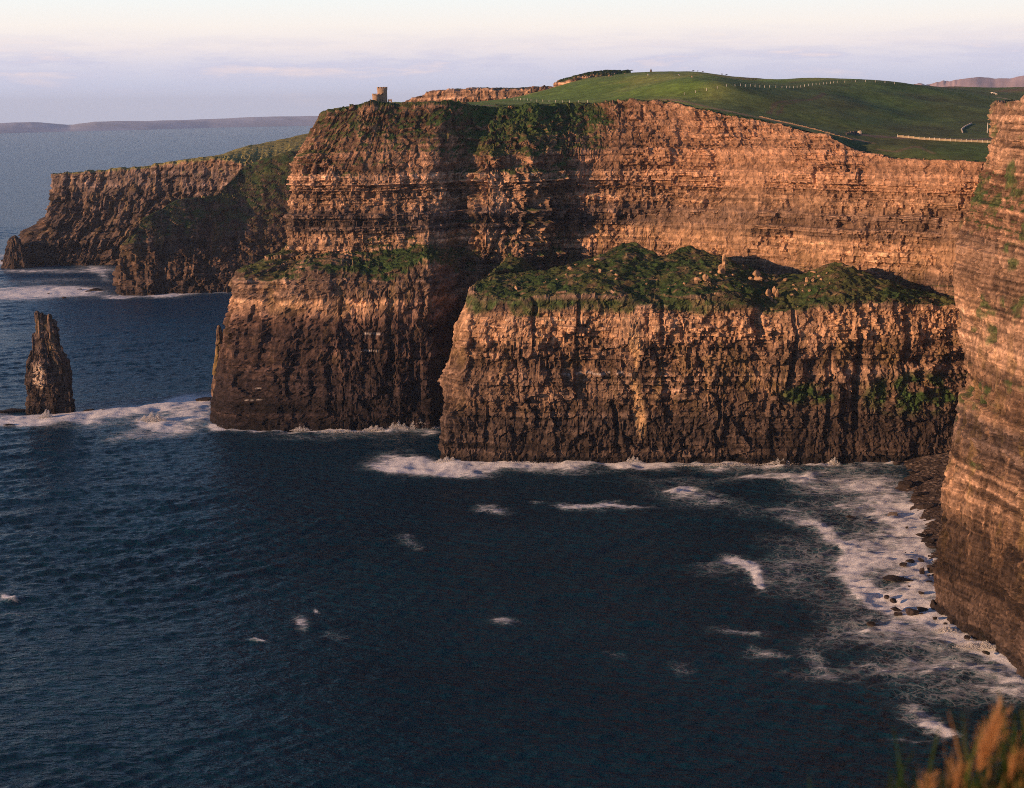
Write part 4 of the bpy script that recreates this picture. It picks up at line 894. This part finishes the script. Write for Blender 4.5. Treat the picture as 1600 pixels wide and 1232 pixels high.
# ------------------------------------------------------------------ rocks
def rock_mesh(name, seed, n=18, ex=(1,1,1), rough=0.10, sub=4, cuts=13, flat=False):
    rs = np.random.RandomState(seed); import bmesh
    bm = bmesh.new(); bmesh.ops.create_icosphere(bm, subdivisions=sub, radius=1.0); v = np.array([q.co[:] for q in bm.verts]); f = np.array([[w.index for w in q.verts] for q in bm.faces]); bm.free()
    nn = rs.randn(cuts, 3); nn /= np.linalg.norm(nn, axis=1)[:, None]; d = 0.50+0.42*rs.rand(cuts)
    dot = v@nn.T; r = np.where(dot > 0.05, d[None]/np.maximum(dot, 0.05), 9).min(1); r = np.minimum(r, 1.25)
    v = v*r[:, None]*np.array(ex)
    v = v*(1+rough*fbm(v[:,0]*2.2+seed, v[:,1]*2.2, v[:,2]*2.2, 4, seed))[:, None]
    return v, f
def rock_col(v, base, seed, wet=None):
    c = np.array(base)*(1+0.45*fbm(v[:,0]*1.5+seed*3, v[:,1]*1.5, v[:,2]*1.5, 4, seed+3))[:, None]
    return np.clip(c, 0.008, 0.7)
ROCKLIB = {}
def place_rock(name, loc, dims, rz, base, kind, label, cat, group=None, tiltx=0.0, sub=3):
    key = (kind, tuple(base)); 
    if key not in ROCKLIB:
        v, f = rock_mesh(name, kind, sub=sub); ROCKLIB[key] = mesh_np(name, v, f, M_PEBBLE, {'Col': rock_col(v, base, kind)})
        o = ROCKLIB[key]
    else:
        o = ROCKLIB[key].copy(); S.collection.objects.link(o)
    o.location = loc; o.scale = dims; o.rotation_euler = (tiltx, random.uniform(-.15,.15), rz)
    return tag(o, label, cat, group)
M_PEBBLE = rock_mat('boulder stone', 0.7, 0.5, 0.3)
WR = (0.040,0.030,0.026)
surf = [(1416,758,30,15,'big dark slab block at the left end of the shore boulder pile'),(1447,754,28,13,None),(1438,774,24,10,None),(1464,768,22,13,None),(1470,750,22,11,None),(1447,793,28,13,'dark wedge rock below the shore boulder pile'),(1476,792,18,9,None),(1472,813,22,6,'low flat rock just above the group of three long slabs'),
 (1440,836,17,6,'uppermost of the three long slabs by the near cliff foot'),(1451,846,30,6,'middle of the three long slabs by the near cliff foot'),(1460,854,32,6,'lowest of the three long slabs by the near cliff foot'),(1470,868,16,6,'small dark rock touching the cliff below the long slabs'),
 (1412,882,16,6,'dark rock with a foam collar left of the twin rocks'),(1422,877,16,5,None),(1402,905,42,9,'long dark flat slab alone in the white foam'),(1441,891,12,9,'left of the twin rocks beside the cliff'),(1458,888,22,13,'right and bigger of the twin rocks beside the cliff'),(1453,909,10,4,None),
 (1386,932,10,7,None),(1396,938,12,8,None),(1400,951,15,8,None),(1404,960,20,4,None),(1426,956,24,15,'biggest black boulder of the lower foam cluster'),(1443,952,18,8,'low black rock right of the biggest foam boulder'),(1362,975,18,7,'half drowned brown rock at the lower left of the foam'),
 (1462,944,18,22,'pointed dark boulder leaning on the near cliff corner'),(1328,807,13,5,'small black rock in the foam far left of the pale slab'),(1396,804,22,7,'pale flat slab washed over by foam'),(1401,724,12,6,None),(1442,727,12,6,None),(1512,996,14,6,None),(1541,1020,13,5,None),(1427,740,14,7,None),(1452,741,16,8,None),(1474,735,14,8,None),(1360,813,6,3,None),(1419,1000,0,0,None)]
for i, (px, py, w, h, lab) in enumerate(surf):
    if w == 0: continue
    c0 = Wt(px, py+h*0.3); mpp = c0[1]/FPX*1.03
    z = 0.1 if px < 1410 or py > 815 else 1.0
    base = (0.15,0.12,0.10) if lab and 'pale flat' in lab else WR
    lab2 = lab or ('wet dark boulder on the shingle at the foot of the near cliff' if py < 800 and px > 1400 else 'small wet black rock breaking the foam near the cliff foot')
    place_rock('rock', (c0[0], c0[1]+w*mpp*0.2, z), (w*mpp*0.56, w*mpp*0.42, h*mpp*0.62), random.random()*0.5-0.25, base, 11+i % 6, lab2, 'rock', None if lab else ('boulders on the shingle beach' if py < 800 and px > 1400 else 'small rocks in the surf'))
for (px, py, w, h, lab) in ((100,465,8,4,0),(125,452,8,4,0),(76,459,5,3,0),(152,452,22,7,1),(138,455,12,4,0),(20,640,44,8,2),(-8,642,40,8,2),(138,641,22,5,3),(318,623,34,4,4),(14,663,16,3,5),(163,641,10,3,0),(6,407,12,4,0)):
    c0 = Wt(px, py+h*0.3); mpp = c0[1]/FPX
    lab2 = ['small dark rock awash in the surf on the left','low dark reef at the seaward foot of the middle headland','flat dark reef stretching left from the foot of the sea stack','small dark reef just right of the sea stack','thin dark reef reaching left from the headland foot','long thin black rock below the sea stack reef'][lab]
    place_rock('rock', (c0[0], c0[1], 0.0), (w*mpp*0.56, w*mpp*0.3, max(h*mpp*0.7,0.8)), 0.1, WR, 11+(px % 6), lab2, 'rock', {0:'small rocks awash on the left',2:'reef rocks beside the stack'}.get(lab))
rs = np.random.RandomState(12)
for q in range(34):
    py = rs.uniform(716,800); px = 1484-rs.beta(1.1,2.0)*62*(1-0.35*(py-716)/84.); w = rs.uniform(5,17); h = w*rs.uniform(.35,.6); c0 = Wt(px, py); mpp = c0[1]/FPX
    place_rock('rock', (c0[0], c0[1], 0.9), (w*mpp*0.56, w*mpp*0.45, h*mpp*0.7), rs.uniform(-1,1), WR, 11+q % 6, 'wet dark boulder on the shingle at the foot of the near cliff', 'rock', 'boulders on the shingle beach')
for q in range(16):
    py = rs.uniform(820,1000); px = np.interp(py,[820,900,960,1000],[1472,1466,1464,1500])-rs.beta(1,2)*70; w = rs.uniform(4,11); h = w*rs.uniform(.3,.5); c0 = Wt(px, py); mpp = c0[1]/FPX
    place_rock('rock', (c0[0], c0[1], 0.2), (w*mpp*0.56, w*mpp*0.45, h*mpp*0.7), rs.uniform(-1,1), WR, 11+q % 6, 'small wet black rock breaking the foam near the cliff foot', 'rock', 'small rocks in the surf')
# outcrops and boulders on the grassy terrace
T_TER = tree(['terrace_cliff'])
PALE = (0.40,0.25,0.14)
def on_terr(px, py):
    return hitpx(px, py, T_TER) or Vector(P(px, py, 850))
def outcrop(px, py, parts, label):
    b0 = on_terr(px, py); mpp = b0.y/FPX
    Vv, Ff, k = [], [], 0
    for j, (dx, dz, w, h) in enumerate(parts):
        v, f = rock_mesh('o', 40+j+int(px) % 7, sub=3, cuts=10, rough=0.08); v = v*np.array([w*mpp*0.55, w*mpp*0.5, h*mpp*0.58])+np.array([dx*mpp, random.uniform(-1,1), dz*mpp])
        Vv.append(v); Ff.append(f+k); k += len(v)
    v = np.concatenate(Vv); o = mesh_np('rock_outcrop', v, np.concatenate(Ff), M_PEBBLE, {'Col': rock_col(v*0.6, PALE, int(px))}); o.location = b0; return tag(o, label, 'rock')
outcrop(1128, 428, [(0,2,11,14),(3,14,5,16),(2,26,5,10),(-1,8,8,10)], 'tall thin pale rock pinnacle on the grassy terrace against the orange wall')
outcrop(1184, 440, [(-1,11,12,12),(2,3,13,10),(-12,3,7,9)], 'squat stacked pale rock with a small block at its left, on the terrace crest')
outcrop(1205, 464, [(-4,5,9,14),(5,8,6,14),(8,7,5,12),(0,-4,6,8)], 'brightest orange split rock cluster low on the terrace grass')
outcrop(1103, 440, [(0,4,8,10),(-12,3,13,6),(-14,-2,8,6),(-6,-8,8,9),(-10,-14,5,6),(3,0,9,8),(5,-5,9,7),(-3,8,8,7)], 'knobbly pale boulder heap on the terrace between the twin grassy mounds and the pinnacle')
outcrop(931, 408, [(0,0,5,9),(8,3,14,4)], 'small pale block on the left mound rim of the terrace')
outcrop(938, 425, [(0,0,5,12)], 'single upright pale stone on the terrace grass below the small block')
rs = np.random.RandomState(5)
sc = [(806,452,7,12),(770,0,0,0),(806,434,6,5),(884,430,6,5),(853,441,4,4),(870,437,5,3),(893,420,12,6),(900,414,9,5),(920,416,8,4),(956,424,10,7),(963,430,8,6),(963,436,7,4),(1010,444,5,3),(1135,433,5,4),(1244,452,9,5),(1240,446,6,4),(1262,440,7,12),(1259,446,6,6),(1264,455,7,7),(1272,425,14,5),(1280,432,7,6),(1284,437,6,5),(1270,440,6,8),(1226,438,9,7),(1238,461,8,5),(1198,440,9,6),(1190,446,5,4),(1212,473,6,6),(1206,471,5,5),(1219,461,5,6),(1145,430,7,4),(1297,443,4,5),(1292,427,4,4),(1160,448,4,3),(1147,447,5,5),(1120,449,5,3),(1070,444,6,5),(1095,428,6,5),(1110,426,6,5),(1120,430,8,4),(1254,455,4,4),(1210,450,5,5)]
for q in range(26):
    sc.append((rs.uniform(800,1300), rs.uniform(428,466), rs.uniform(1.2,3.2), rs.uniform(1.2,3.0)))
for i, (px, py, w, h) in enumerate(sc):
    if w == 0: continue
    b0 = on_terr(px, py); mpp = b0.y/FPX
    place_rock('boulder', (b0.x, b0.y, b0.z+0.02*h*mpp), (w*mpp*0.5*random.uniform(.7,1.1), w*mpp*0.45, h*mpp*0.55*random.uniform(.7,1.1)), random.random()*3, PALE, 21+i % 5, 'pale orange boulder strewn on the grassy top of the lower terrace', 'boulder', 'boulders strewn on the terrace grass', sub=2)
b0 = Vector(fsnap(1343, 210)); place_rock('boulder', (b0.x, b0.y, b0.z+0.9), (1.3,1.0,1.6), 0.3, (0.50,0.40,0.30), 31, 'cream boulder standing at the end of a short dark wall on the cliff rim', 'boulder', sub=3)
for i in range(26):   # scree under the long wall and bench edges
    pass

# sea stack
def stack(name, rows, Y, label, seed, base_tab, depth=0.8, mat=None, ds=0.45, fl=3.5, blk=1.0, low=1.5, cat='sea stack', pillars=None):
    PL = []
    cols = []; n = 16
    for k in range(n):
        a = -2*math.pi*k/n + math.pi; col = []
        for (l, r, py) in rows:
            pl = P(l, py, Y); pr_ = P(r, py, Y); rad = (pr_[0]-pl[0])/2; cx = (pl[0]+pr_[0])/2
            rr = 1+0.16*math.sin(2.3*k+py*0.05+seed)
            col.append((cx-rad*math.cos(a)*-1*(1 if abs(math.cos(a)) > 0.95 else rr), Y+rad*depth*math.sin(a)*rr, pl[2]))
        cols.append(col)
    cols = cols[::-1]
    G, s, B, vi = loft(cols, ds, ds, 0.8, 1.0, None, True, 1)
    n_ = normals(G, True)
    ctr = G.mean(0, keepdims=True)
    if ((n_*(G-ctr)).sum(-1)).mean() < 0: G = G[::-1].copy(); s = s[::-1].copy()
    amp = 0.55*ss(0, 12, (G[..., 0].max(0)-G[..., 0].min(0)))[None]*np.ones(G.shape[:2])
    G2, Q = cliff_disp(G, s, amp, seed, fl, blk, low, 7.0, True, 0, 0.5)
    c, g = cliff_color(G, G2, s, Q, seed, np.full(G.shape[:2], -1.0), True, base_tab, 0.6)
    G2, c = G2, c
    if name == 'sea_stack':
        q = P(57, 590, Y-15); m_ = ss(6.5, 5.0, np.hypot((G2[...,0]-q[0])/0.8, (G2[...,2]-q[2])/1.6))*(vn(G2[...,0]*0.8, G2[...,2]*0.8, 0*s, 5) > -0.05)*(G2[...,1] < Y)
        c = mix(c, np.broadcast_to(np.array([0.62,0.48,0.36]), c.shape), 0.85*m_)
    o = mesh_np(name, G2.reshape(-1,3), grid_faces(*G2.shape[:2], True), mat or M_ROCK, {'Col': c.reshape(-1,3)})
    if pillars:
        for j, (qx, qt, qw) in enumerate(pillars):
            top = P(qx, qt, Y); w_ = qw*Y/FPX*0.5; zb = -2.0; hh = (top[2]-zb)
            nn, mm = 14, 60; a = np.linspace(0, 2*np.pi, nn, endpoint=False)[:, None]; t = np.linspace(0, 1, mm)[None]
            rs = np.random.RandomState(seed*10+j); sh = 1+0.28*np.sign(np.sin(a*2+j))*0+0.18*rs.randn(nn,1); yo = ((j*37) % 11-5.5)*0.75*(1-t*0.5)
            tp = np.where(t > 0.985, 0.25, 1-0.22*t**3)*(1+0.10*np.round(3*vn(t*7+j*3.3, a*0, a*0, seed+j)))
            R_ = w_*sh*tp*(1+0.4*(1-t)**2)
            Gp = np.stack([top[0]+R_*np.cos(a)+0*t, Y-1.5+yo+R_*np.sin(a), zb+hh*t+0*a+R_*0.35*np.sin(a*1.3+j)*(t > 0.9)], -1)
            sp_ = a*w_+0*t
            Gq, Qq = cliff_disp(Gp, sp_, np.full(Gp.shape[:2], 0.28), seed+j*13, 3, 1.2, 0.5, 5.0, True, 0, 0.6)
            cq, _ = cliff_color(Gp, Gq, sp_, Qq, seed+j, np.full(Gp.shape[:2], -1.0), True, base_tab, 0.7)
            PL.append((Gq.reshape(-1,3), grid_faces(nn, mm, True), cq.reshape(-1,3)*(0.8+0.4*rs.rand())))
        vs = [G2.reshape(-1,3)]; fs = [grid_faces(*G2.shape[:2], True)]; cs = [c.reshape(-1,3)]; k = len(vs[0])
        for v_, f_, c_ in PL: vs.append(v_); fs.append(f_+k); cs.append(c_); k += len(v_)
        bpy.data.objects.remove(o); o = mesh_np(name, np.concatenate(vs), np.concatenate(fs), mat or M_ROCK, {'Col': np.clip(np.concatenate(cs),0.008,0.7)})
    return tag(o, label, cat)
TST = [(-5,WET),(3,WET),(6,DARK),(20,BROWN*0.7*GRY),(45,BROWN*0.95*GRY),(100,BROWN*1.1*GRY)]
ys = Wt(80, 646)[1]+10
stack('sea_stack', [(32,120,662),(38,115,650),(42,113,630),(43,110,600),(44,108,582),(47,103,564),(53,93,546),(59,84,530),(62,80,520),(64,77,512),(66,74,506),(68,71,503)], ys, 'jagged dark sea stack standing alone in the white surf at left', 71, TST, fl=2.5, blk=1.2, pillars=[(60,485,8),(65,488,9),(72,492,10),(79,490,8),(84,499,9),(88,512,9),(55,520,9),(50,552,10),(45,570,10),(94,538,10),(99,552,10),(106,566,9),(108,574,8),(70,510,14),(78,540,14),(62,560,16),(90,565,15),(98,600,18),(50,600,16),(72,580,20)])
yq = Wt(30, 416)[1]-12
stack('sea_stack', [(4,52,424),(8,48,414),(10,42,400),(12,38,388),(14,32,376),(19,27,370),(22,24,368)], yq, 'small pointed sea stack off the tip of the far headland', 72, TABE, mat=M_FAR, ds=1.2, fl=3, blk=1.0)
stack('rock_pillar', [(330,352,620),(333,352,580),(337,353,540),(338,351,528),(338,347,518),(339,345,511),(341,343,508)], 936, 'slim leaning rock pillar against the seaward edge of the headland', 73, [(0,BROWN*1.2),(200,BROWN*1.2)], ds=0.5, fl=1, blk=0.4, low=0.4, cat='rock')
stack('rock_pillar', [(330,352,585),(334,345,560),(336,343,548),(337,342,541)], 930, 'short stump beside the slim rock pillar on the headland edge', 74, [(0,OCHRE),(200,OCHRE)], ds=0.5, fl=1, blk=0.4, low=0.4, cat='rock')

# ------------------------------------------------------------------ people, cattle
def skin(name, pts, edges, mat, parent=None, root=0, sub=1):
    me = bpy.data.meshes.new(name); me.from_pydata([p[:3] for p in pts], edges, []); me.update(); me.materials.append(mat)
    o = bpy.data.objects.new(name, me); S.collection.objects.link(o); o.modifiers.new('skin', 'SKIN')
    me.skin_vertices[0].data[root].use_root = True
    for i, p in enumerate(pts): me.skin_vertices[0].data[i].radius = (p[3], p[4] if len(p) > 4 else p[3])
    sm = o.modifiers.new('sub', 'SUBSURF'); sm.levels = sub; sm.render_levels = sub
    if parent: o.parent = parent
    return o
def person(loc, coat, label, rz=0, group=None):
    pts = [(0,0,.95,.15,.11),(0,0,1.2,.15,.11),(0,0,1.42,.16,.10),(0,0,1.52,.055),(0,-.01,1.62,.09),(0,0,1.73,.075),
           (-.2,0,1.40,.06),(-.26,-.02,1.12,.045),(-.25,-.10,.90,.035),(.2,0,1.40,.06),(.26,-.02,1.12,.045),(.25,-.10,.90,.035),
           (-.1,0,.85,.09),(-.12,-.03,.48,.065),(-.12,.02,.08,.045),(-.12,-.13,.03,.04),(.1,0,.85,.09),(.13,.05,.48,.065),(.13,.10,.08,.045),(.13,-.05,.03,.04)]
    ed = [(0,1),(1,2),(2,3),(3,4),(4,5),(2,6),(6,7),(7,8),(2,9),(9,10),(10,11),(0,12),(12,13),(13,14),(14,15),(0,16),(16,17),(17,18),(18,19)]
    o = skin('person', pts, ed, flat_mat('skin and trousers', (0.06,0.05,0.06), 0.9, 0.1, 3, 0)); o.location = loc; o.rotation_euler = (0,0,rz); tag(o, label, 'person', group)
    j = [(0,0,.86,.19,.145),(0,0,1.2,.185,.14),(0,0,1.43,.18,.125),(-.21,0,1.40,.08),(-.27,-.02,1.12,.065),(-.26,-.08,.98,.055),(.21,0,1.40,.08),(.27,-.02,1.12,.065),(.26,-.08,.98,.055)]
    skin('jacket', j, [(0,1),(1,2),(2,3),(3,4),(4,5),(2,6),(6,7),(7,8)], flat_mat('jacket cloth', coat, 0.85, 0.1, 3, 0), o)
    m = MB(); m.ring((0,0,1.66), [(0.01,-0.03),(0.105,-0.03),(0.11,0.05),(0.08,0.12),(0.01,0.15)], 12); m.build('hair', M_DARKHOLE, o, smooth=True)
    return o
for px, py, Y, coat, lab in ((629,163,1030,(0.65,0.03,0.03),'left of the two people in red jackets by the tower wall'),(633,163,1030,(0.60,0.03,0.04),'right of the two people in red jackets by the tower wall'),
        (617.5,163,1038,(0.08,0.07,0.08),'person in dark clothes between the tower gate and the red jackets'),
        (543.5,168,1008,(0.16,0.07,0.05),'leftmost walker on the headland, alone near the rounded brow'),(555.5,168,1008,(0.25,0.10,0.06),'walker in brown halfway between the brow and the round tower'),(567,168,1008,(0.10,0.08,0.08),'walker nearest to the left side of the round tower')):
    person(at_ground(px, py, Y), coat, lab, random.uniform(-2,2))
def cow(loc, colr, patch, label, rz, group=None):
    pts = [(0.75,0,1.12,.30,.34),(0.2,0,1.08,.36,.40),(-.4,0,1.10,.34,.38),(-.85,0,1.15,.28,.28),(1.1,0,1.30,.17,.2),(1.4,0,1.35,.14),(1.72,0,1.18,.10),
           (.7,.2,.75,.11),(.72,.22,.35,.065),(.72,.22,.03,.06),(.7,-.2,.75,.11),(.68,-.22,.35,.065),(.68,-.22,.03,.06),
           (-.85,.2,.8,.14),(-.95,.22,.42,.07),(-.88,.22,.03,.06),(-.85,-.2,.8,.14),(-.98,-.22,.42,.07),(-.92,-.22,.03,.06),(-1.12,0,1.2,.05),(-1.2,0,.7,.03)]
    ed = [(0,1),(1,2),(2,3),(0,4),(4,5),(5,6),(0,7),(7,8),(8,9),(0,10),(10,11),(11,12),(3,13),(13,14),(14,15),(3,16),(16,17),(17,18),(3,19),(19,20)]
    m = bpy.data.materials.new('cow hide'); m.use_nodes = True; t = m.node_tree; n = nd(t, 'ShaderNodeTexNoise'); n.inputs['Scale'].default_value = 1.3; tcx = nd(t, 'ShaderNodeTexCoord'); t.links.new(tcx.outputs['Object'], n.inputs[0])
    c = mixc(t, ramp(t, n.outputs[0], [(0.5,0.0),(0.53,1.0)]), colr, patch); t.links.new(c, t.nodes['Principled BSDF'].inputs['Base Color'])
    o = skin('cow', pts, ed, m, root=1); o.location = loc; o.rotation_euler = (0,0,rz); return tag(o, label, 'cow', group)
DK = (0.03,0.022,0.018); WHT = (0.72,0.66,0.58)
for px, py, c1, c2, lab in ((1550.5,147,WHT,WHT,'leftmost white cow above the near cliff top'),(1554.5,146.8,WHT,WHT,'middle white cow above the near cliff top'),(1556.5,149,WHT,DK,'lowest white cow, patched, above the near cliff top'),
        (1061,119,WHT,DK,'black and white cow on the highest hill, left of the brown and white one'),(1081,122,(0.30,0.16,0.08),WHT,'brown and white cow lying lowest on the highest hill'),(1013,118.5,WHT,WHT,'small white cow on the highest hill below the cairn')):
    cow(Vector(fsnap(px, py)), c1, c2, lab, random.uniform(-3,3))
for px, py in ((1083,111),(1090,111.5),(1098,113),(1128,116),(1135,118.5),(1164,124),(1170,125),(1177,126),(1180.5,126.5)):
    cow(Vector(fsnap(px, py)), DK, DK, 'dark cow standing on the skyline of the highest hill', random.uniform(-3,3), 'dark cows on the skyline')
b0 = Vector(fsnap(1017, 109)); m = MB(); m.box((0,0,0.5), (2.2,2.2,1.8), 0.2, 0.8); m.box((0,0,1.95), (1.4,1.4,1.1), 0.5, 0.75); m.box((0.1,0,2.95), (0.7,0.7,0.9), 0.1, 0.6)
tag(m.build('cairn', M_WALL, None, b0), 'small stone cairn on top of the highest hill', 'cairn')

# ------------------------------------------------------------------ spray: droplets thrown up where swell meets rock
M_SPRAY = bpy.data.materials.new('spray droplets'); M_SPRAY.use_nodes = True; t_ = M_SPRAY.node_tree
df = nd(t_, 'ShaderNodeBsdfDiffuse'); df.inputs[0].default_value = (0.85,0.84,0.84,1); tr = nd(t_, 'ShaderNodeBsdfTranslucent'); tr.inputs[0].default_value = (0.85,0.84,0.84,1); mx = nd(t_, 'ShaderNodeMixShader'); mx.inputs[0].default_value = 0.4
t_.links.new(df.outputs[0], mx.inputs[1]); t_.links.new(tr.outputs[0], mx.inputs[2]); t_.links.new(mx.outputs[0], t_.nodes['Material Output'].inputs[0])
def spray(px, py, w, h, n, lab, dy=0):
    n = int(n*1.6)
    c0 = np.array(Wt(px, py)); mpp = c0[1]/FPX; rs = np.random.RandomState(int(px)); u = rs.randn(n)*0.42
    prof = np.exp(-(u*1.25)**2)*(0.55+0.45*np.sin(u*7+px)**2); hh = np.abs(rs.beta(1.0,2.6,n))*prof*h*mpp*1.3
    c = np.stack([c0[0]+u*w*mpp + 0.15*hh, c0[1]+dy+rs.randn(n)*0.9, hh-0.2], 1); r = (0.07+0.17*rs.rand(n))
    t = np.array([[1,1,1],[1,-1,-1],[-1,1,-1],[-1,-1,1]])*0.6
    v = (c[:, None]+r[:, None, None]*t[None]*(0.6+0.8*rs.rand(n,4,1))).reshape(-1,3); k = np.arange(n)[:, None, None]*4
    f = (k+np.array([[0,1,2],[0,3,1],[0,2,3],[1,3,2]])[None]).reshape(-1,3)
    tag(mesh_np('sea_spray', v, f, M_SPRAY), lab, kind='stuff')
for a in ((362,667,22,15,5000,'white spray at the left foot of the headland'),(471,672,14,10,2600,'spray at the headland foot, left of middle'),(530,675,40,4,2200,'thin spray along the headland foot'),(585,672,20,8,2200,'spray right of the headland foot middle'),(620,670,22,12,4200,'tall spray right along the headland foot'),(655,669,26,14,5200,'widest spray at the right foot of the headland'),(988,722,16,10,3000,'spray at the middle of the terrace foot'),(1220,724,20,11,3000,'left spray at the right part of the terrace foot'),(1302,725,10,11,2200,'peaked spray at the terrace foot near the beach'),(1130,727,70,4,2400,'thin spray along the terrace foot'),(700,722,24,9,3000,'spray round the seaward corner of the terrace'),(820,724,80,4,2600,'low spray along the left terrace foot'),(72,653,12,13,3200,'spray bursting in front of the sea stack'),(238,658,26,14,6000,'curling breaker spray between stack and headland'),(1545,1010,50,8,5200,'spray along the near cliff foot'),(1480,985,20,6,1400,'spray at the near cliff corner')): spray(*a)

# ------------------------------------------------------------------ the grassy brow the photographer stands on
gx, gy = np.meshgrid(np.linspace(-6, 9, 90), np.linspace(-6, 5.5, 80), indexing='ij')
gz = 198.99 + 0.40*np.clip(gx-0.62,-0.2,0.8) - 0.75*np.clip(0.42-gx,0,1.2) - 0.25*np.clip(1.5-gy,0,9)*0 - 3.0*ss(1.75,2.6,gy)*(gy-1.7) + 0.03*fbm(gx*1.6, gy*1.6, 0*gx, 4, 77)
G = np.stack([gx, gy, gz], -1)
cc = np.broadcast_to(np.array([0.05,0.055,0.02]), G.shape)*(1+0.3*fbm(gx*3, gy*3, 0*gx, 3, 7))[..., None]
# earth skirt down below
tag(mesh_np('cliff_brow', G.reshape(-1,3), grid_faces(90,80), rock_mat('brow soil', 0.3, 0.1, 0.2), {'Col': cc.reshape(-1,3)}, smooth=True), 'grassy brow of the cliff under the camera', kind='structure')
M_BLADE = bpy.data.materials.new('grass blade'); M_BLADE.use_nodes = True; t_ = M_BLADE.node_tree; at_ = nd(t_, 'ShaderNodeAttribute', attribute_name='Col')
df = nd(t_, 'ShaderNodeBsdfDiffuse'); tr = nd(t_, 'ShaderNodeBsdfTranslucent'); mx = nd(t_, 'ShaderNodeMixShader'); mx.inputs[0].default_value = 0.35
for q in (df, tr): t_.links.new(at_.outputs['Color'], q.inputs[0])
t_.links.new(df.outputs[0], mx.inputs[1]); t_.links.new(tr.outputs[0], mx.inputs[2]); t_.links.new(mx.outputs[0], t_.nodes['Material Output'].inputs[0])
def blades(name, n, fx, fh, w, label, cols, lean=(0.25,0.0), seed=1, seg=4):
    rs = np.random.RandomState(seed); bx, by = fx(rs, n); 
    ix = np.clip(((bx+6)/15*89).astype(int), 0, 89); iy = np.clip(((by+6)/11.5*79).astype(int), 0, 79); bz = gz[ix, iy]
    h = fh(rs, n, bx, by); az = rs.rand(n)*6.28; ln = lean[0]*(0.3+rs.rand(n)); dxy = np.stack([np.cos(az)*ln+lean[1], np.sin(az)*ln*0.7], 1)
    V_ = []; t = np.linspace(0, 1, seg+1); sa = rs.rand(n)*3.14; side = np.stack([np.cos(sa), np.sin(sa)], 1)
    for k in range(seg+1):
        c_ = np.stack([bx, by], 1)+dxy*(h*t[k]**1.8)[:, None]; z = bz-0.02+h*t[k]*(1-0.25*ln*t[k]); ww = w*(1-t[k]**1.5)*(0.7+0.6*rs.rand(n))+0.0004
        V_.append(np.concatenate([c_-side*ww[:, None], z[:, None]], 1)); V_.append(np.concatenate([c_+side*ww[:, None], z[:, None]], 1))
    V_ = np.stack(V_, 1); k = np.arange(n)[:, None, None]*2*(seg+1); f = np.array([[2*j,2*j+1,2*j+3,2*j+2] for j in range(seg)]); f = (k+f[None]).reshape(-1,4)
    ci = rs.randint(0, len(cols), n); col = np.array(cols)[ci]*(0.7+0.6*rs.rand(n,1)); col = np.repeat(col[:, None], 2*(seg+1), 1)
    return mesh_np(name, V_.reshape(-1,3), f, M_BLADE, {'Col': col.reshape(-1,3)})
GC = [(0.04,0.08,0.02),(0.06,0.10,0.025),(0.03,0.05,0.012),(0.03,0.05,0.012),(0.20,0.12,0.05),(0.30,0.17,0.07)]
tag(blades('grass', 16000, lambda r, n: (0.24+1.2*r.rand(n)**1.1, 1.6+0.5*r.rand(n)), lambda r, n, x, y: (0.04+0.08*r.rand(n)+0.12*(r.rand(n)>0.95))*(0.6+0.6*ss(0.5,0.8,x)), 0.0020, '', GC, seed=2), 'blurred green and straw grass in the lower right corner', kind='stuff')
def plume(px, py, Y, hpx, wpx, n, lab, seed, col=(0.50,0.27,0.12), nm='grass_plume'):
    """feathery seed head on a stalk"""
    rs = np.random.RandomState(seed); b = np.array(P(px, py, Y)); mpp = Y/FPX; hh = hpx*mpp; ww = wpx*mpp
    t = rs.beta(1.2,1.6,n); wd = ww*np.sin(np.pi*np.clip(t,0.03,0.97))**0.7*0.5*(0.65+0.35*np.sin(t*17+seed))
    a = rs.rand(n)*6.28; rr = np.sqrt(rs.rand(n)); lean = 0.28*hh
    c = np.stack([b[0]+lean*t**1.2+np.cos(a)*wd*rr, b[1]+np.sin(a)*wd*rr, b[2]+t*hh], 1); ln = 0.016+0.022*rs.rand(n); d = np.stack([0.5+0.4*rs.randn(n), 0.4*rs.randn(n), 1+0*t], 1); d /= np.linalg.norm(d, axis=1)[:, None]
    s_ = np.stack([np.cos(a), np.sin(a), 0*a], 1)*0.0007
    v = np.stack([c-s_, c+s_, c+d*ln[:, None]+s_*0.5, c+d*ln[:, None]-s_*0.5], 1).reshape(-1,3); f = np.arange(4*n).reshape(-1,4)
    k = len(v); gzb = float(gz[min(89,max(0,int((b[0]+6)/15*89))), min(79,max(0,int((Y+6)/11.5*79)))])
    st = [(b[0]-0.002,b[1],gzb-0.05),(b[0]+0.002,b[1],gzb-0.05),(b[0]+lean*0.9+0.001,b[1],b[2]+hh*0.9),(b[0]+lean*0.9-0.001,b[1],b[2]+hh*0.9)]
    v = np.concatenate([v, np.array(st)]); f = np.concatenate([f, [[k,k+1,k+2,k+3]]])
    cc = np.array(col)*(0.75+0.5*rs.rand(len(v),1)); tag(mesh_np(nm, v, f, M_BLADE, {'Col': cc}), lab, 'grass plume')
for a in ((1530,1204,1.9,98,26,420,'large tan grass plume, rising highest in the lower right corner',1),(1488,1238,1.9,36,8,90,'small straw plume left of the large one',2),(1576,1222,1.9,50,9,110,'straw plume between the large plume and the right edge',3),(1440,1246,1.9,26,6,60,'short straw plume among the green blades',7)): plume(*a)
